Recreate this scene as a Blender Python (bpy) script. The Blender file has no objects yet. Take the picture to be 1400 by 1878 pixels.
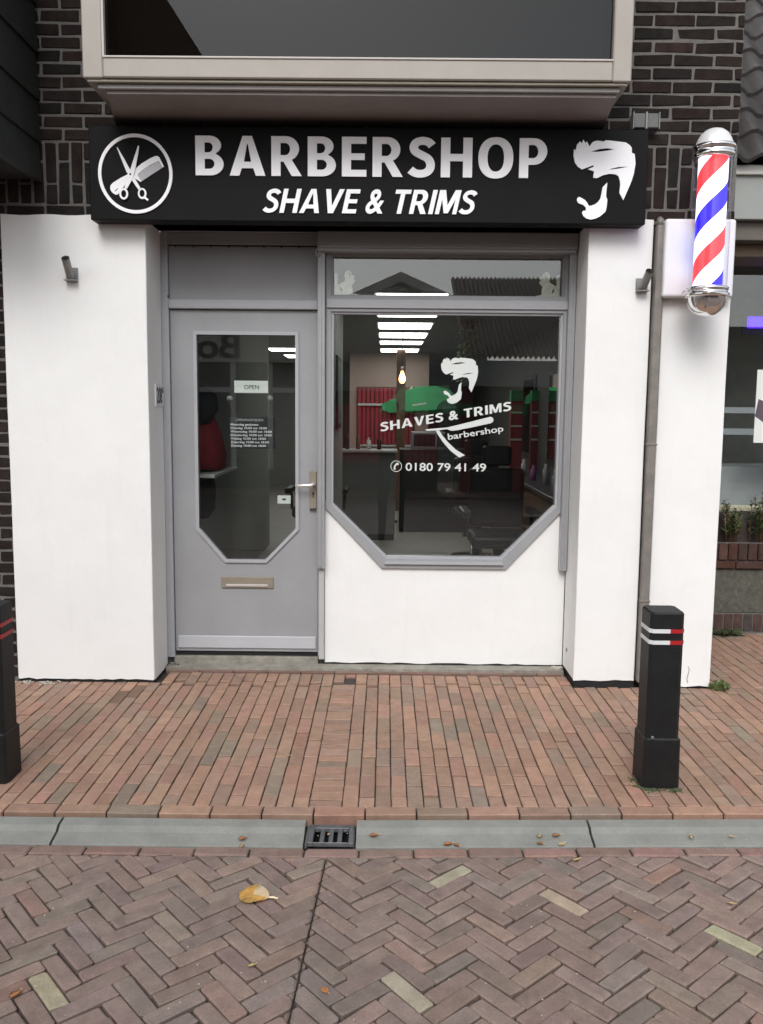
import bpy, bmesh, math, random
from mathutils import Vector, Matrix
rnd = random.Random(7)
R = math.radians
sc = bpy.context.scene
C = sc.collection

# ------------------------------------------------------------------ camera
F, DC, HC = 1595.48, 4.9618, 1.6
def cam_axes():
    yaw, p, roll = R(-0.23786), R(6.62061), R(0.54057)
    f = Vector((math.sin(yaw)*math.cos(p), math.cos(yaw)*math.cos(p), -math.sin(p)))
    r = Vector((math.cos(yaw), -math.sin(yaw), 0)); u = r.cross(f)
    return r*math.cos(roll)+u*math.sin(roll), -r*math.sin(roll)+u*math.cos(roll), f
CR, CU, CF = cam_axes()
cd = bpy.data.cameras.new('camera'); cam = bpy.data.objects.new('camera', cd); C.objects.link(cam)
cd.sensor_fit = 'VERTICAL'; cd.sensor_height = 24.0; cd.lens = 24.0*F/1878
cd.clip_start = 0.01; cd.clip_end = 600
m = Matrix.Identity(4)
for i in range(3):
    m[i][0], m[i][1], m[i][2] = CR[i], CU[i], -CF[i]
m[0][3], m[1][3], m[2][3] = 0, -DC, HC
cam.matrix_world = m
sc.camera = cam

def at(x, y, Y):            # photo pixel -> (X, Z) on the vertical plane at depth Y
    d = CR*((x-700)/F) - CU*((y-939)/F) + CF
    t = (Y+DC)/d.y
    return (d.x*t, d.z*t+HC)
def gnd(x, y, z=0.0):       # photo pixel -> (X, Y) on the ground at height z
    d = CR*((x-700)/F) - CU*((y-939)/F) + CF
    t = (z-HC)/d.z
    return (d.x*t, d.y*t-DC)

# ------------------------------------------------------------------ world, sun, exposure
w = bpy.data.worlds.new('World'); sc.world = w; w.use_nodes = True
nt = w.node_tree; nt.nodes.clear()
sky = nt.nodes.new('ShaderNodeTexSky'); sky.sky_type = 'NISHITA'; sky.sun_disc = False
SUN_EL, SUN_ROT = R(43), R(190)
sky.sun_elevation = SUN_EL; sky.sun_rotation = SUN_ROT
sky.air_density = 1.0; sky.dust_density = 2.0; sky.ozone_density = 1.0
hs = nt.nodes.new('ShaderNodeHueSaturation'); hs.inputs['Saturation'].default_value = 0.26
bg = nt.nodes.new('ShaderNodeBackground'); bg.inputs['Strength'].default_value = 0.15
wo = nt.nodes.new('ShaderNodeOutputWorld')
nt.links.new(sky.outputs[0], hs.inputs['Color']); nt.links.new(hs.outputs[0], bg.inputs[0]); nt.links.new(bg.outputs[0], wo.inputs[0])
sd = bpy.data.lights.new('sun', 'SUN'); sd.energy = 1.05; sd.angle = R(28); sd.color = (1.0, 0.985, 0.965)
so = bpy.data.objects.new('sun', sd); C.objects.link(so)
sdir = Vector((math.sin(SUN_ROT)*math.cos(SUN_EL), math.cos(SUN_ROT)*math.cos(SUN_EL), math.sin(SUN_EL)))
so.rotation_euler = sdir.to_track_quat('Z', 'Y').to_euler(); so.location = sdir*40
sc.view_settings.view_transform = 'Standard'; sc.view_settings.look = 'None'
sc.view_settings.exposure = 0.73; sc.view_settings.gamma = 1.0
sc.render.engine = 'CYCLES'
sc.cycles.use_denoising = True
sc.cycles.max_bounces = 10; sc.cycles.transparent_max_bounces = 12
sc.cycles.sample_clamp_indirect = 4.0
sc.cycles.caustics_reflective = False; sc.cycles.caustics_refractive = False

# ------------------------------------------------------------------ materials
def pm(name, col, rough=0.6, var=0.10, scale=6.0, metal=0.0, bump=0.0, bscale=40.0, spec=0.5, fine=0.0):
    M = bpy.data.materials.new(name); M.use_nodes = True
    n = M.node_tree; b = n.nodes['Principled BSDF']
    b.inputs['Roughness'].default_value = rough; b.inputs['Metallic'].default_value = metal
    b.inputs['Specular IOR Level'].default_value = spec
    tc = n.nodes.new('ShaderNodeTexCoord')
    nz = n.nodes.new('ShaderNodeTexNoise'); nz.inputs['Scale'].default_value = scale; nz.inputs['Detail'].default_value = 8
    nz.inputs['Roughness'].default_value = 0.65
    n.links.new(tc.outputs['Object'], nz.inputs['Vector'])
    cr = n.nodes.new('ShaderNodeValToRGB')
    cr.color_ramp.elements[0].position = 0.3; cr.color_ramp.elements[1].position = 0.7
    cr.color_ramp.elements[0].color = (*[c*(1-var) for c in col], 1)
    cr.color_ramp.elements[1].color = (*[min(1, c*(1+var)) for c in col], 1)
    n.links.new(nz.outputs[0], cr.inputs[0]); out = cr.outputs[0]
    if fine:
        n2 = n.nodes.new('ShaderNodeTexNoise'); n2.inputs['Scale'].default_value = 260; n2.inputs['Detail'].default_value = 3
        n.links.new(tc.outputs['Object'], n2.inputs['Vector'])
        mp = n.nodes.new('ShaderNodeMapRange'); mp.inputs['From Min'].default_value = .3; mp.inputs['From Max'].default_value = .7
        mp.inputs['To Min'].default_value = 1-fine; mp.inputs['To Max'].default_value = 1+fine
        n.links.new(n2.outputs[0], mp.inputs[0])
        mx = n.nodes.new('ShaderNodeVectorMath'); mx.operation = 'SCALE'
        n.links.new(out, mx.inputs[0]); n.links.new(mp.outputs[0], mx.inputs['Scale']); out = mx.outputs[0]
    n.links.new(out, b.inputs['Base Color'])
    if bump:
        nb = n.nodes.new('ShaderNodeTexNoise'); nb.inputs['Scale'].default_value = bscale; nb.inputs['Detail'].default_value = 6
        n.links.new(tc.outputs['Object'], nb.inputs['Vector'])
        bp = n.nodes.new('ShaderNodeBump'); bp.inputs['Strength'].default_value = bump; bp.inputs['Distance'].default_value = 0.01
        n.links.new(nb.outputs[0], bp.inputs['Height']); n.links.new(bp.outputs[0], b.inputs['Normal'])
    return M

def tint_mat(name, rough=0.85, bump=0.35, nvar=0.16, stain=(0.20, 0.17, 0.12), stain_amt=0.0, spec=0.35):
    """brick material: colour per brick from the mesh's tint attribute, broken up by noise"""
    M = bpy.data.materials.new(name); M.use_nodes = True
    n = M.node_tree; b = n.nodes['Principled BSDF']; b.inputs['Roughness'].default_value = rough
    b.inputs['Specular IOR Level'].default_value = spec
    a = n.nodes.new('ShaderNodeAttribute'); a.attribute_name = 'tint'
    tc = n.nodes.new('ShaderNodeTexCoord')
    def noise(s, d=6, r=.65):
        z = n.nodes.new('ShaderNodeTexNoise'); z.inputs['Scale'].default_value = s; z.inputs['Detail'].default_value = d
        z.inputs['Roughness'].default_value = r
        n.links.new(tc.outputs['Object'], z.inputs['Vector']); return z
    def scale(col, fac):
        s = n.nodes.new('ShaderNodeVectorMath'); s.operation = 'SCALE'
        n.links.new(col, s.inputs[0]); n.links.new(fac, s.inputs['Scale']); return s.outputs[0]
    def rng(src, lo, hi, a0=.3, a1=.7):
        r = n.nodes.new('ShaderNodeMapRange'); r.inputs['From Min'].default_value = a0; r.inputs['From Max'].default_value = a1
        r.inputs['To Min'].default_value = lo; r.inputs['To Max'].default_value = hi
        n.links.new(src, r.inputs[0]); return r.outputs[0]
    c = scale(a.outputs['Color'], rng(noise(16).outputs[0], 1-nvar, 1+nvar))
    c = scale(c, rng(noise(150, 4).outputs[0], 0.86, 1.14))
    if stain_amt:
        mix = n.nodes.new('ShaderNodeMix'); mix.data_type = 'RGBA'
        n.links.new(rng(noise(2.3, 9, .7).outputs[0], 0, stain_amt, .52, .72), mix.inputs[0])
        n.links.new(c, mix.inputs[6]); mix.inputs[7].default_value = (*stain, 1); c = mix.outputs[2]
    n.links.new(c, b.inputs['Base Color'])
    if bump:
        bp = n.nodes.new('ShaderNodeBump'); bp.inputs['Strength'].default_value = bump; bp.inputs['Distance'].default_value = 0.004
        n.links.new(noise(120, 6).outputs[0], bp.inputs['Height']); n.links.new(bp.outputs[0], b.inputs['Normal'])
    return M

def emit_mat(name, col, strength, base=(.8, .8, .8)):
    M = bpy.data.materials.new(name); M.use_nodes = True
    b = M.node_tree.nodes['Principled BSDF']
    b.inputs['Base Color'].default_value = (*base, 1)
    b.inputs['Emission Color'].default_value = (*col, 1); b.inputs['Emission Strength'].default_value = strength
    b.inputs['Roughness'].default_value = .4
    return M

def glass_mat(name, tint=(.93, .95, .94), f0=0.042, rough=0.0):
    M = bpy.data.materials.new(name); M.use_nodes = True
    n = M.node_tree; n.nodes.clear()
    tr = n.nodes.new('ShaderNodeBsdfTransparent'); tr.inputs[0].default_value = (*tint, 1)
    gl = n.nodes.new('ShaderNodeBsdfGlossy'); gl.inputs['Roughness'].default_value = rough; gl.inputs[0].default_value = (1, 1, 1, 1)
    lw = n.nodes.new('ShaderNodeLayerWeight')
    pw = n.nodes.new('ShaderNodeMath'); pw.operation = 'POWER'; pw.inputs[1].default_value = 5
    ma = n.nodes.new('ShaderNodeMath'); ma.operation = 'MULTIPLY_ADD'; ma.inputs[1].default_value = 1-f0; ma.inputs[2].default_value = f0
    mx = n.nodes.new('ShaderNodeMixShader'); o = n.nodes.new('ShaderNodeOutputMaterial')
    n.links.new(lw.outputs['Facing'], pw.inputs[0]); n.links.new(pw.outputs[0], ma.inputs[0]); n.links.new(ma.outputs[0], mx.inputs[0])
    n.links.new(tr.outputs[0], mx.inputs[1]); n.links.new(gl.outputs[0], mx.inputs[2]); n.links.new(mx.outputs[0], o.inputs[0])
    return M

def plaster_mat():
    M = pm('white_plaster', (.755, .757, .745), .88, .03, 2.5, bump=.45, bscale=7.0, fine=.012)
    n = M.node_tree; b = n.nodes['Principled BSDF']; src = b.inputs['Base Color'].links[0].from_socket
    tc = n.nodes.new('ShaderNodeTexCoord'); mp = n.nodes.new('ShaderNodeMapping'); mp.inputs['Scale'].default_value = (9, 9, 1.1)
    nz = n.nodes.new('ShaderNodeTexNoise'); nz.inputs['Scale'].default_value = 1.4; nz.inputs['Detail'].default_value = 9; nz.inputs['Roughness'].default_value = .7
    n.links.new(tc.outputs['Object'], mp.inputs[0]); n.links.new(mp.outputs[0], nz.inputs['Vector'])
    mr = n.nodes.new('ShaderNodeMapRange'); mr.inputs['From Min'].default_value = .55; mr.inputs['From Max'].default_value = .80; mr.inputs['To Max'].default_value = .22
    mx = n.nodes.new('ShaderNodeMix'); mx.data_type = 'RGBA'; mx.inputs[7].default_value = (.56, .555, .52, 1)
    n.links.new(nz.outputs[0], mr.inputs[0]); n.links.new(mr.outputs[0], mx.inputs[0]); n.links.new(src, mx.inputs[6]); n.links.new(mx.outputs[2], b.inputs['Base Color'])
    return M
PLASTER = plaster_mat()
GREY = pm('grey_paint', (.285, .29, .30), .45, .07, 3.0, bump=.06, bscale=45, fine=.03)
GREYL = pm('light_grey_paint', (.36, .365, .385), .4, .05, 5.0)
ALU = pm('grey_aluminium', (.33, .335, .345), .38, .06, 9.0, metal=.25)
BLACKSIGN = pm('black_sign_panel', (.0055, .0056, .0058), .55, .15, 4.0, spec=.12)
LETTER = pm('white_letter', (.86, .86, .88), .5, .02, 4)
LETGREY = pm('grey_letter', (.42, .42, .44), .5, .02, 4)
CREAM = pm('cream_window_paint', (.32, .292, .257), .5, .06, 6, bump=.05, bscale=40)
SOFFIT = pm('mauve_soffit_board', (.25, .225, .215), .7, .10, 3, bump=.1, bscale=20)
MOULD = pm('pale_moulding', (.24, .225, .215), .6, .08, 6)
DARKWOOD = pm('dark_cladding', (.022, .025, .024), .65, .25, 12, bump=.15, bscale=30)
DARKGAP = pm('dark_gap', (.012, .012, .012), .9, .3, 30, bump=.5, bscale=60)  # near-black puts the shade of gaps and the drain pit into the colour
CONC = pm('concrete', (.215, .218, .198), .88, .16, 7, bump=.3, bscale=90, fine=.10)
CONCOLD = pm('old_concrete', (.25, .235, .20), .92, .28, 14, bump=.6, bscale=60, fine=.12)
JOINT = pm('joint_sand', (.052, .043, .036), .95, .45, 40, bump=.5, bscale=90)
MORTAR = pm('mortar', (.128, .121, .112), .95, .18, 30, bump=.4, bscale=120)
WALLBRICK = tint_mat('facade_brick', .95, .9, .35, (.045, .04, .036), .45, .2)
PAVEBRICK = tint_mat('pavement_brick', .82, .35, .16, (.21, .155, .110), .30)
ROADBRICK = tint_mat('road_brick', .82, .7, .20, (.15, .125, .108), .45)
BOLLARD = pm('black_plastic', (.0085, .0088, .009), .52, .35, 9, bump=.18, bscale=60, spec=.3)
RED = pm('red_reflector', (.36, .014, .018), .35, .1, 10)
WHITESTRIPE = pm('white_reflector', (.62, .63, .63), .35, .06, 10)
GALV = pm('galvanised_steel', (.25, .25, .245), .5, .22, 25, metal=.6, bump=.1)
CASTIRON = pm('cast_iron', (.13, .137, .143), .55, .25, 30, metal=.4, bump=.2)
BRONZE = pm('beige_anodised', (.30, .265, .21), .42, .08, 20, metal=.35)
SILVER = pm('silver_handle', (.72, .69, .66), .3, .04, 20, metal=.5)
CHROME = pm('chrome', (.80, .79, .78), .10, .04, 8, metal=1.0)
PIPE = pm('weathered_zinc_pipe', (.19, .175, .16), .6, .22, 14, metal=.2, bump=.1)
WHITEPLASTIC = pm('white_plastic', (.72, .72, .74), .4, .03, 10)
PAPER = pm('white_card', (.70, .72, .70), .7, .03, 10)
INK = pm('black_ink', (.03, .03, .03), .6, .1, 10)
BOARD = pm('black_board', (.012, .013, .014), .5, .1, 10)
CREAMORN = pm('cream_ornament', (.86, .83, .72), .6, .2, 30, bump=.2)
GLASS = glass_mat('window_glass', f0=.052); BAYGLASS = glass_mat('bay_glass', (.42, .43, .43), .024)
TUBE = glass_mat('clear_tube', (.95, .95, .97), .03)
LEAFY = pm('yellow_leaf', (.86, .50, .15), .6, .3, 50); LEAFO = pm('orange_leaf', (.70, .34, .13), .6, .35, 60); LEAFP = pm('pale_leaf', (.80, .62, .34), .6, .3, 60)
WEED = pm('weed_green', (.11, .15, .05), .6, .4, 40); MOSS = pm('moss_green', (.06, .075, .03), .9, .4, 60)
ROOMWALL = pm('room_wall', (.36, .36, .34), .8, .05, 3); ROOMDARK = pm('room_dark_wall', (.09, .086, .08), .8, .1, 3)
ROOMFLOOR = pm('room_floor', (.40, .385, .35), .4, .12, 4); ROOMCEIL = pm('room_ceiling', (.16, .16, .155), .8, .03, 3)
PINKWALL = pm('room_pink_wall', (.50, .38, .33), .8, .06, 2)
WOOD = pm('brown_wood', (.16, .09, .05), .5, .25, 8); BLACKLEATHER = pm('black_leather', (.015, .015, .015), .4, .2, 12)
REDCLOTH = pm('red_cloth', (.20, .012, .02), .85, .2, 20); DARKCLOTH = pm('dark_cloth', (.014, .014, .016), .9, .2, 20); GREYCLOTH = pm('grey_cloth', (.16, .16, .17), .9, .15, 20)
STEELGREY = pm('grey_appliance', (.30, .30, .31), .35, .06, 10, metal=.3)

# ------------------------------------------------------------------ object helpers
def thing(name, label, cat, loc=(0, 0, 0), group=None):
    o = bpy.data.objects.new(name, None); C.objects.link(o); o.location = loc
    o.empty_display_size = .1
    o['label'] = label; o['category'] = cat
    if group: o['group'] = group
    return o
def tag(o, label, cat, group=None):
    o['label'] = label; o['category'] = cat
    if group: o['group'] = group
    return o
def root_loc(p):
    v = Vector((0, 0, 0))
    while p is not None:
        v = v + p.location; p = p.parent
    return v
def obj(name, bm, mats, parent=None, base=None, smooth=False, label=None):
    """bm in world coordinates -> one mesh object; a child's coordinates are made relative to its thing"""
    me = bpy.data.meshes.new(name)
    if isinstance(bm, bpy.types.Mesh): me = bm; me.name = name
    else:
        bmesh.ops.recalc_face_normals(bm, faces=bm.faces); bm.to_mesh(me); bm.free()
    for M in (mats if isinstance(mats, (list, tuple)) else [mats]): me.materials.append(M)
    o = bpy.data.objects.new(name, me); C.objects.link(o)
    if parent is not None:
        o.parent = parent; me.transform(Matrix.Translation(-root_loc(parent)))
    elif base is not None:
        me.transform(Matrix.Translation(-Vector(base))); o.location = base
    if smooth:
        for p in me.polygons: p.use_smooth = True
    if label: o['label'] = label
    return o
def structure(name, bm, mats):
    o = obj(name, bm, mats); o['kind'] = 'structure'; return o
def NB(): return bmesh.new()
def box(bm, x0, x1, y0, y1, z0, z1, bev=0.0, mi=0, seg=1):
    x0, x1 = min(x0, x1), max(x0, x1); y0, y1 = min(y0, y1), max(y0, y1); z0, z1 = min(z0, z1), max(z0, z1)
    t = bmesh.new(); bmesh.ops.create_cube(t, size=1)
    for v in t.verts: v.co = Vector(((x0+x1)/2+v.co.x*(x1-x0), (y0+y1)/2+v.co.y*(y1-y0), (z0+z1)/2+v.co.z*(z1-z0)))
    if bev: bmesh.ops.bevel(t, geom=t.edges[:], offset=bev, segments=seg, affect='EDGES', profile=.5)
    merge(bm, t, mi); return bm
def merge(bm, t, mi=None):
    t.verts.index_update(); vs = [bm.verts.new(v.co) for v in t.verts]
    for f in t.faces:
        try: g = bm.faces.new([vs[v.index] for v in f.verts])
        except ValueError: continue
        g.material_index = f.material_index if mi is None else mi; g.smooth = f.smooth
    t.free()
def bx(*a, **k):
    bm = NB(); box(bm, *a, **k); return bm
def ring_pts(c, r, n=24, axis='Z', ry=None):
    ry = r if ry is None else ry; out = []
    for i in range(n):
        a = 2*math.pi*i/n; out.append((c[0]+r*math.cos(a), c[1]+ry*math.sin(a)))
    return out
def tube(bm, path, r, n=12, mi=0, caps=True):
    path = [Vector(p) for p in path]; rs = r if isinstance(r, (list, tuple)) else [r]*len(path); rings = []
    for i, p in enumerate(path):
        d = (path[min(i+1, len(path)-1)]-path[max(i-1, 0)]).normalized()
        a = d.orthogonal().normalized() if i == 0 else (pa - d*pa.dot(d)).normalized(); pa = a; b = d.cross(a)
        rings.append([bm.verts.new(p+(a*math.cos(t)+b*math.sin(t))*rs[i]) for t in [2*math.pi*k/n for k in range(n)]])
    for i in range(len(rings)-1):
        for k in range(n):
            f = bm.faces.new((rings[i][k], rings[i][(k+1) % n], rings[i+1][(k+1) % n], rings[i+1][k])); f.material_index = mi; f.smooth = True
    if caps:
        for rr in (rings[0], rings[-1]): bm.faces.new(rr).material_index = mi
    return bm
def lathe(bm, prof, c, n=32, mi=0):
    rings = []
    for r, z in prof:
        rings.append([bm.verts.new((c[0]+r*math.cos(2*math.pi*k/n), c[1]+r*math.sin(2*math.pi*k/n), c[2]+z)) for k in range(n)] if r > 1e-5 else [bm.verts.new((c[0], c[1], c[2]+z))])
    for a, b in zip(rings[:-1], rings[1:]):
        for k in range(n):
            q = [a[k % len(a)], a[(k+1) % len(a)], b[(k+1) % len(b)], b[k % len(b)]]
            q = list(dict.fromkeys(q))
            if len(q) > 2:
                f = bm.faces.new(q); f.material_index = mi; f.smooth = True
    return bm
def shape(loops, y0, y1, xz=True, mi=0):
    """flat outline(s) (inner loops become holes) extruded from depth y0 (front) to y1; returns a bmesh"""
    cu = bpy.data.curves.new('tmp', 'CURVE'); cu.dimensions = '2D'; cu.fill_mode = 'BOTH'; cu.extrude = abs(y1-y0)/2
    for L in loops:
        s = cu.splines.new('POLY'); s.points.add(len(L)-1); s.use_cyclic_u = True
        for p, q in zip(s.points, L): p.co = (q[0], q[1], 0, 1)
    return _from_curve(cu, y0, y1, mi)
def _from_curve(cu, y0, y1, mi=0):
    o = bpy.data.objects.new('tmp', cu); C.objects.link(o)
    bpy.context.view_layer.update()
    me = bpy.data.meshes.new_from_object(o.evaluated_get(bpy.context.evaluated_depsgraph_get()))
    bm = bmesh.new(); bm.from_mesh(me); bpy.data.objects.remove(o); bpy.data.curves.remove(cu); bpy.data.meshes.remove(me)
    ym = (y0+y1)/2
    for v in bm.verts: v.co = Vector((v.co.x, ym-v.co.z, v.co.y))
    bmesh.ops.remove_doubles(bm, verts=bm.verts, dist=1e-6)
    for f in bm.faces: f.material_index = mi; f.smooth = False
    return bm
def text_bm(body, x0, x1, z0, z1, y0, y1, bold=0.0, shear=0.0, space=1.0, rot=0.0, pivot=None, line=1.0):
    """lettering fitted to the box x0..x1, z0..z1 on the plane between depths y0 and y1"""
    cu = bpy.data.curves.new('tmp', 'FONT'); cu.body = body; cu.size = 1; cu.offset = bold; cu.shear = shear
    cu.space_character = space; cu.space_line = line; cu.resolution_u = 4; cu.extrude = .5
    bm = _from_curve(cu, -.5, .5)
    xs = [v.co.x for v in bm.verts]; zs = [v.co.z for v in bm.verts]
    a, b, c, d = min(xs), max(xs), min(zs), max(zs)
    for v in bm.verts:
        v.co = Vector((x0+(v.co.x-a)/(b-a)*(x1-x0), (y0+y1)/2+v.co.y*(y1-y0), z0+(v.co.z-c)/(d-c)*(z1-z0)))
    if rot:
        pv = pivot or (x0, z0)
        for v in bm.verts:
            dx, dz = v.co.x-pv[0], v.co.z-pv[1]
            v.co.x = pv[0]+dx*math.cos(rot)-dz*math.sin(rot); v.co.z = pv[1]+dx*math.sin(rot)+dz*math.cos(rot)
    return bm

def arc(cx, cy, rx, ry, a0, a1, n=14): return [(cx+rx*math.cos(R(a0+(a1-a0)*k/n)), cy+ry*math.sin(R(a0+(a1-a0)*k/n))) for k in range(n+1)]
def sup(cx, cy, rx, ry, n=44, e=2.25): return [(cx+rx*math.copysign(abs(math.cos(a))**(2/e), math.cos(a)), cy+ry*math.copysign(abs(math.sin(a))**(2/e), math.sin(a))) for a in [2*math.pi*k/n for k in range(n)]]
def s_loop(t, w=.58):
    P_ = [(.515, .800), (.43, .885), (.29, .915), (.155, .865), (.105, .745), (.155, .635), (.285, .555), (.42, .470), (.480, .345), (.470, .215), (.39, .120), (.27, .085), (.14, .105), (.03, .185)]
    pts = []
    for k in range(len(P_)-1):
        p0, p1, p2, p3 = (P_[max(k-1, 0)], P_[k], P_[k+1], P_[min(k+2, len(P_)-1)])
        for q in range(5):
            u = q/5; pts.append(tuple(.5*(2*p1[i]+(p2[i]-p0[i])*u+(2*p0[i]-5*p1[i]+4*p2[i]-p3[i])*u*u+(3*p1[i]-p0[i]-3*p2[i]+p3[i])*u**3) for i in (0, 1)))
    pts.append(P_[-1]); A, D = [], []
    for k, p in enumerate(pts):
        a, b = pts[max(k-1, 0)], pts[min(k+1, len(pts)-1)]; l = math.hypot(b[0]-a[0], b[1]-a[1]); nx, ny = -(b[1]-a[1])/l, (b[0]-a[0])/l
        A.append((p[0]+nx*t/2, p[1]+ny*t/2)); D.append((p[0]-nx*t/2, p[1]-ny*t/2))
    return A+D[::-1]
def glyph(ch, t=.19):
    if ch == 'H': return .70, [[(0, 0), (t, 0), (t, .41), (.70-t, .41), (.70-t, 0), (.70, 0), (.70, 1), (.70-t, 1), (.70-t, .59), (t, .59), (t, 1), (0, 1)]]
    if ch == 'E': return .55, [[(0, 0), (.55, 0), (.55, .17), (t, .17), (t, .42), (.51, .42), (.51, .585), (t, .585), (t, .83), (.55, .83), (.55, 1), (0, 1)]]
    if ch == 'A':
        w, a = .80, .105; sl = w/2-a; q = t*1.05
        return w, [[(0, 0), (q, 0), (q+sl*.19, .19), (w-q-sl*.19, .19), (w-q, 0), (w, 0), (w/2+a, 1), (w/2-a, 1)], [(q+sl*.35, .35), (w-q-sl*.35, .35), (w/2+.012, .80), (w/2-.012, .80)]]
    if ch == 'B': return .63, [[(0, 0), (.33, 0)]+arc(.33, .282, .30, .282, -90, 62)+arc(.31, .762, .265, .238, -58, 90)+[(0, 1)], [(t, .165), (.31, .165)]+arc(.31, .292, .115, .127, -90, 90)+[(t, .419)], [(t, .580), (.29, .580)]+arc(.29, .708, .10, .127, -90, 90)+[(t, .835)]]
    if ch == 'R': return .68, [[(0, 0), (t, 0), (t, .365), (.27, .365), (.455, 0), (.68, 0), (.455, .415)]+arc(.325, .690, .295, .310, -52, 90)+[(0, 1)], [(t, .525), (.31, .525)]+arc(.31, .680, .11, .155, -90, 90)+[(t, .835)]]
    if ch == 'P': return .62, [[(0, 0), (t, 0), (t, .335), (.32, .335)]+arc(.32, .6675, .30, .3325, -90, 90)+[(0, 1)], [(t, .50), (.31, .50)]+arc(.31, .6675, .11, .1675, -90, 90)+[(t, .835)]]
    if ch == 'O': return .78, [sup(.39, .5, .39, .52), sup(.39, .5, .39-t, .52-.175)]
    if ch == 'S': return .58, [s_loop(t*.94)]
    if ch == 'M': return .86, [[(0, 0), (t*.92, 0), (t*.92, .62), (.345, .04), (.515, .04), (.86-t*.92, .62), (.86-t*.92, 0), (.86, 0), (.86, 1), (.62, 1), (.43, .37), (.24, 1), (0, 1)]]
    if ch == 'V': return .74, [[(0, 1), (t*1.08, 1), (.37, .30), (.74-t*1.08, 1), (.74, 1), (.475, 0), (.265, 0)]]
    if ch == 'T': return .62, [[(.31-t/2, 0), (.31+t/2, 0), (.31+t/2, .83), (.62, .83), (.62, 1), (0, 1), (0, .83), (.31-t/2, .83)]]
    if ch == 'I': return t, [[(0, 0), (t, 0), (t, 1), (0, 1)]]
def lettering(body, x0, x1, z0, z1, y0, y1, t=.19, gap=.11, shear=0.0, rot=0.0, wide=1.0, amp=.05):
    bm = NB(); x = 0
    for ch in body:
        if ch == ' ': x += .26; continue
        if ch == '&': g = text_bm('&', 0, .72, -.01, 1.01, -.5, .5, bold=amp); wd_ = .72
        else:
            wd_, loops = glyph(ch, t); g = shape(loops, -.5, .5)
        for v in g.verts: v.co.x += x
        merge(bm, g); x += wd_+gap
    tot = x-gap; sx = (x1-x0-shear*(z1-z0))/tot
    for v in bm.verts:
        u, h_, dp = v.co.x*sx+shear*v.co.z*(z1-z0), v.co.z*(z1-z0), v.co.y
        v.co = Vector((x0+u*math.cos(rot)-h_*math.sin(rot), (y0+y1)/2+dp*(y1-y0), z0+u*math.sin(rot)+h_*math.cos(rot)))
    return bm

# ------------------------------------------------------------------ brick meshes
def clip(poly, a, b, c):        # keep a*x+b*y <= c
    out = []
    for i in range(len(poly)):
        p, q = poly[i], poly[(i+1) % len(poly)]
        dp, dq = a*p[0]+b*p[1]-c, a*q[0]+b*q[1]-c
        if dp <= 0: out.append(p)
        if (dp < 0 < dq) or (dq < 0 < dp):
            t = dp/(dp-dq); out.append((p[0]+t*(q[0]-p[0]), p[1]+t*(q[1]-p[1])))
    return out
def area(p): return sum(p[i][0]*p[(i+1) % len(p)][1]-p[(i+1) % len(p)][0]*p[i][1] for i in range(len(p)))/2
def inset(poly, d):
    n = len(poly); out = []
    for i in range(n):
        p0, p1, p2 = Vector(poly[i-1]), Vector(poly[i]), Vector(poly[(i+1) % n])
        e1, e2 = (p1-p0), (p2-p1)
        if e1.length < 1e-6 or e2.length < 1e-6: out.append(tuple(p1)); continue
        e1.normalize(); e2.normalize(); n1 = Vector((-e1.y, e1.x)); n2 = Vector((-e2.y, e2.x))
        k = 1+n1.dot(n2); out.append(tuple(p1+(n1+n2)*(d/max(k, .25))))
    return out
class Bricks:
    def __init__(s): s.v = []; s.f = []; s.c = []
    def add(s, poly, top, depth, col, ch=.004, tilt=(0, 0), worn=0.0, mapf=None):
        if len(poly) < 3: return
        if area(poly) < 0: poly = poly[::-1]
        if area(poly) < 1.5e-4: return
        if worn:
            q = []
            for i in range(len(poly)):
                p0, p1, p2 = Vector(poly[i-1]), Vector(poly[i]), Vector(poly[(i+1) % len(poly)])
                w1 = min(worn*rnd.uniform(.4, 1.5), (p0-p1).length*.35); w2 = min(worn*rnd.uniform(.4, 1.5), (p2-p1).length*.35)
                q += [tuple(p1+(p0-p1).normalized()*w1), tuple(p1+(p2-p1).normalized()*w2)]
            poly = q
        inn = inset(poly, ch); n = len(poly); b = len(s.v)
        cx = sum(p[0] for p in poly)/n; cy = sum(p[1] for p in poly)/n
        mf = mapf or (lambda x, y, h: (x, y, h))
        h = lambda p: top+tilt[0]*(p[0]-cx)+tilt[1]*(p[1]-cy)
        s.v += [mf(p[0], p[1], h(p)) for p in inn]+[mf(p[0], p[1], h(p)-ch*.9) for p in poly]+[mf(p[0], p[1], top-depth) for p in poly]
        s.f.append(tuple(b+i for i in range(n))); s.c.append(col)
        dk = tuple(x*.8 for x in col)
        for i in range(n):
            j = (i+1) % n
            s.f.append((b+n+i, b+n+j, b+j, b+i)); s.c.append(col)
            s.f.append((b+2*n+i, b+2*n+j, b+n+j, b+n+i)); s.c.append(dk)
    def mesh(s, name):
        me = bpy.data.meshes.new(name); me.from_pydata(s.v, [], s.f)
        a = me.color_attributes.new('tint', 'FLOAT_COLOR', 'CORNER'); buf = []
        for f, c in zip(s.f, s.c): buf += [c[0], c[1], c[2], 1.0]*len(f)
        a.data.foreach_set('color', buf); me.update(); return me
def rect(x0, x1, y0, y1, j=.0012, rot=0.0):
    cx, cy = (x0+x1)/2, (y0+y1)/2; P = []
    for x, y in ((x0, y0), (x1, y0), (x1, y1), (x0, y1)):
        dx, dy = x-cx+rnd.uniform(-j, j), y-cy+rnd.uniform(-j, j)
        P.append((cx+dx*math.cos(rot)-dy*math.sin(rot), cy+dx*math.sin(rot)+dy*math.cos(rot)))
    return P
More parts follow.
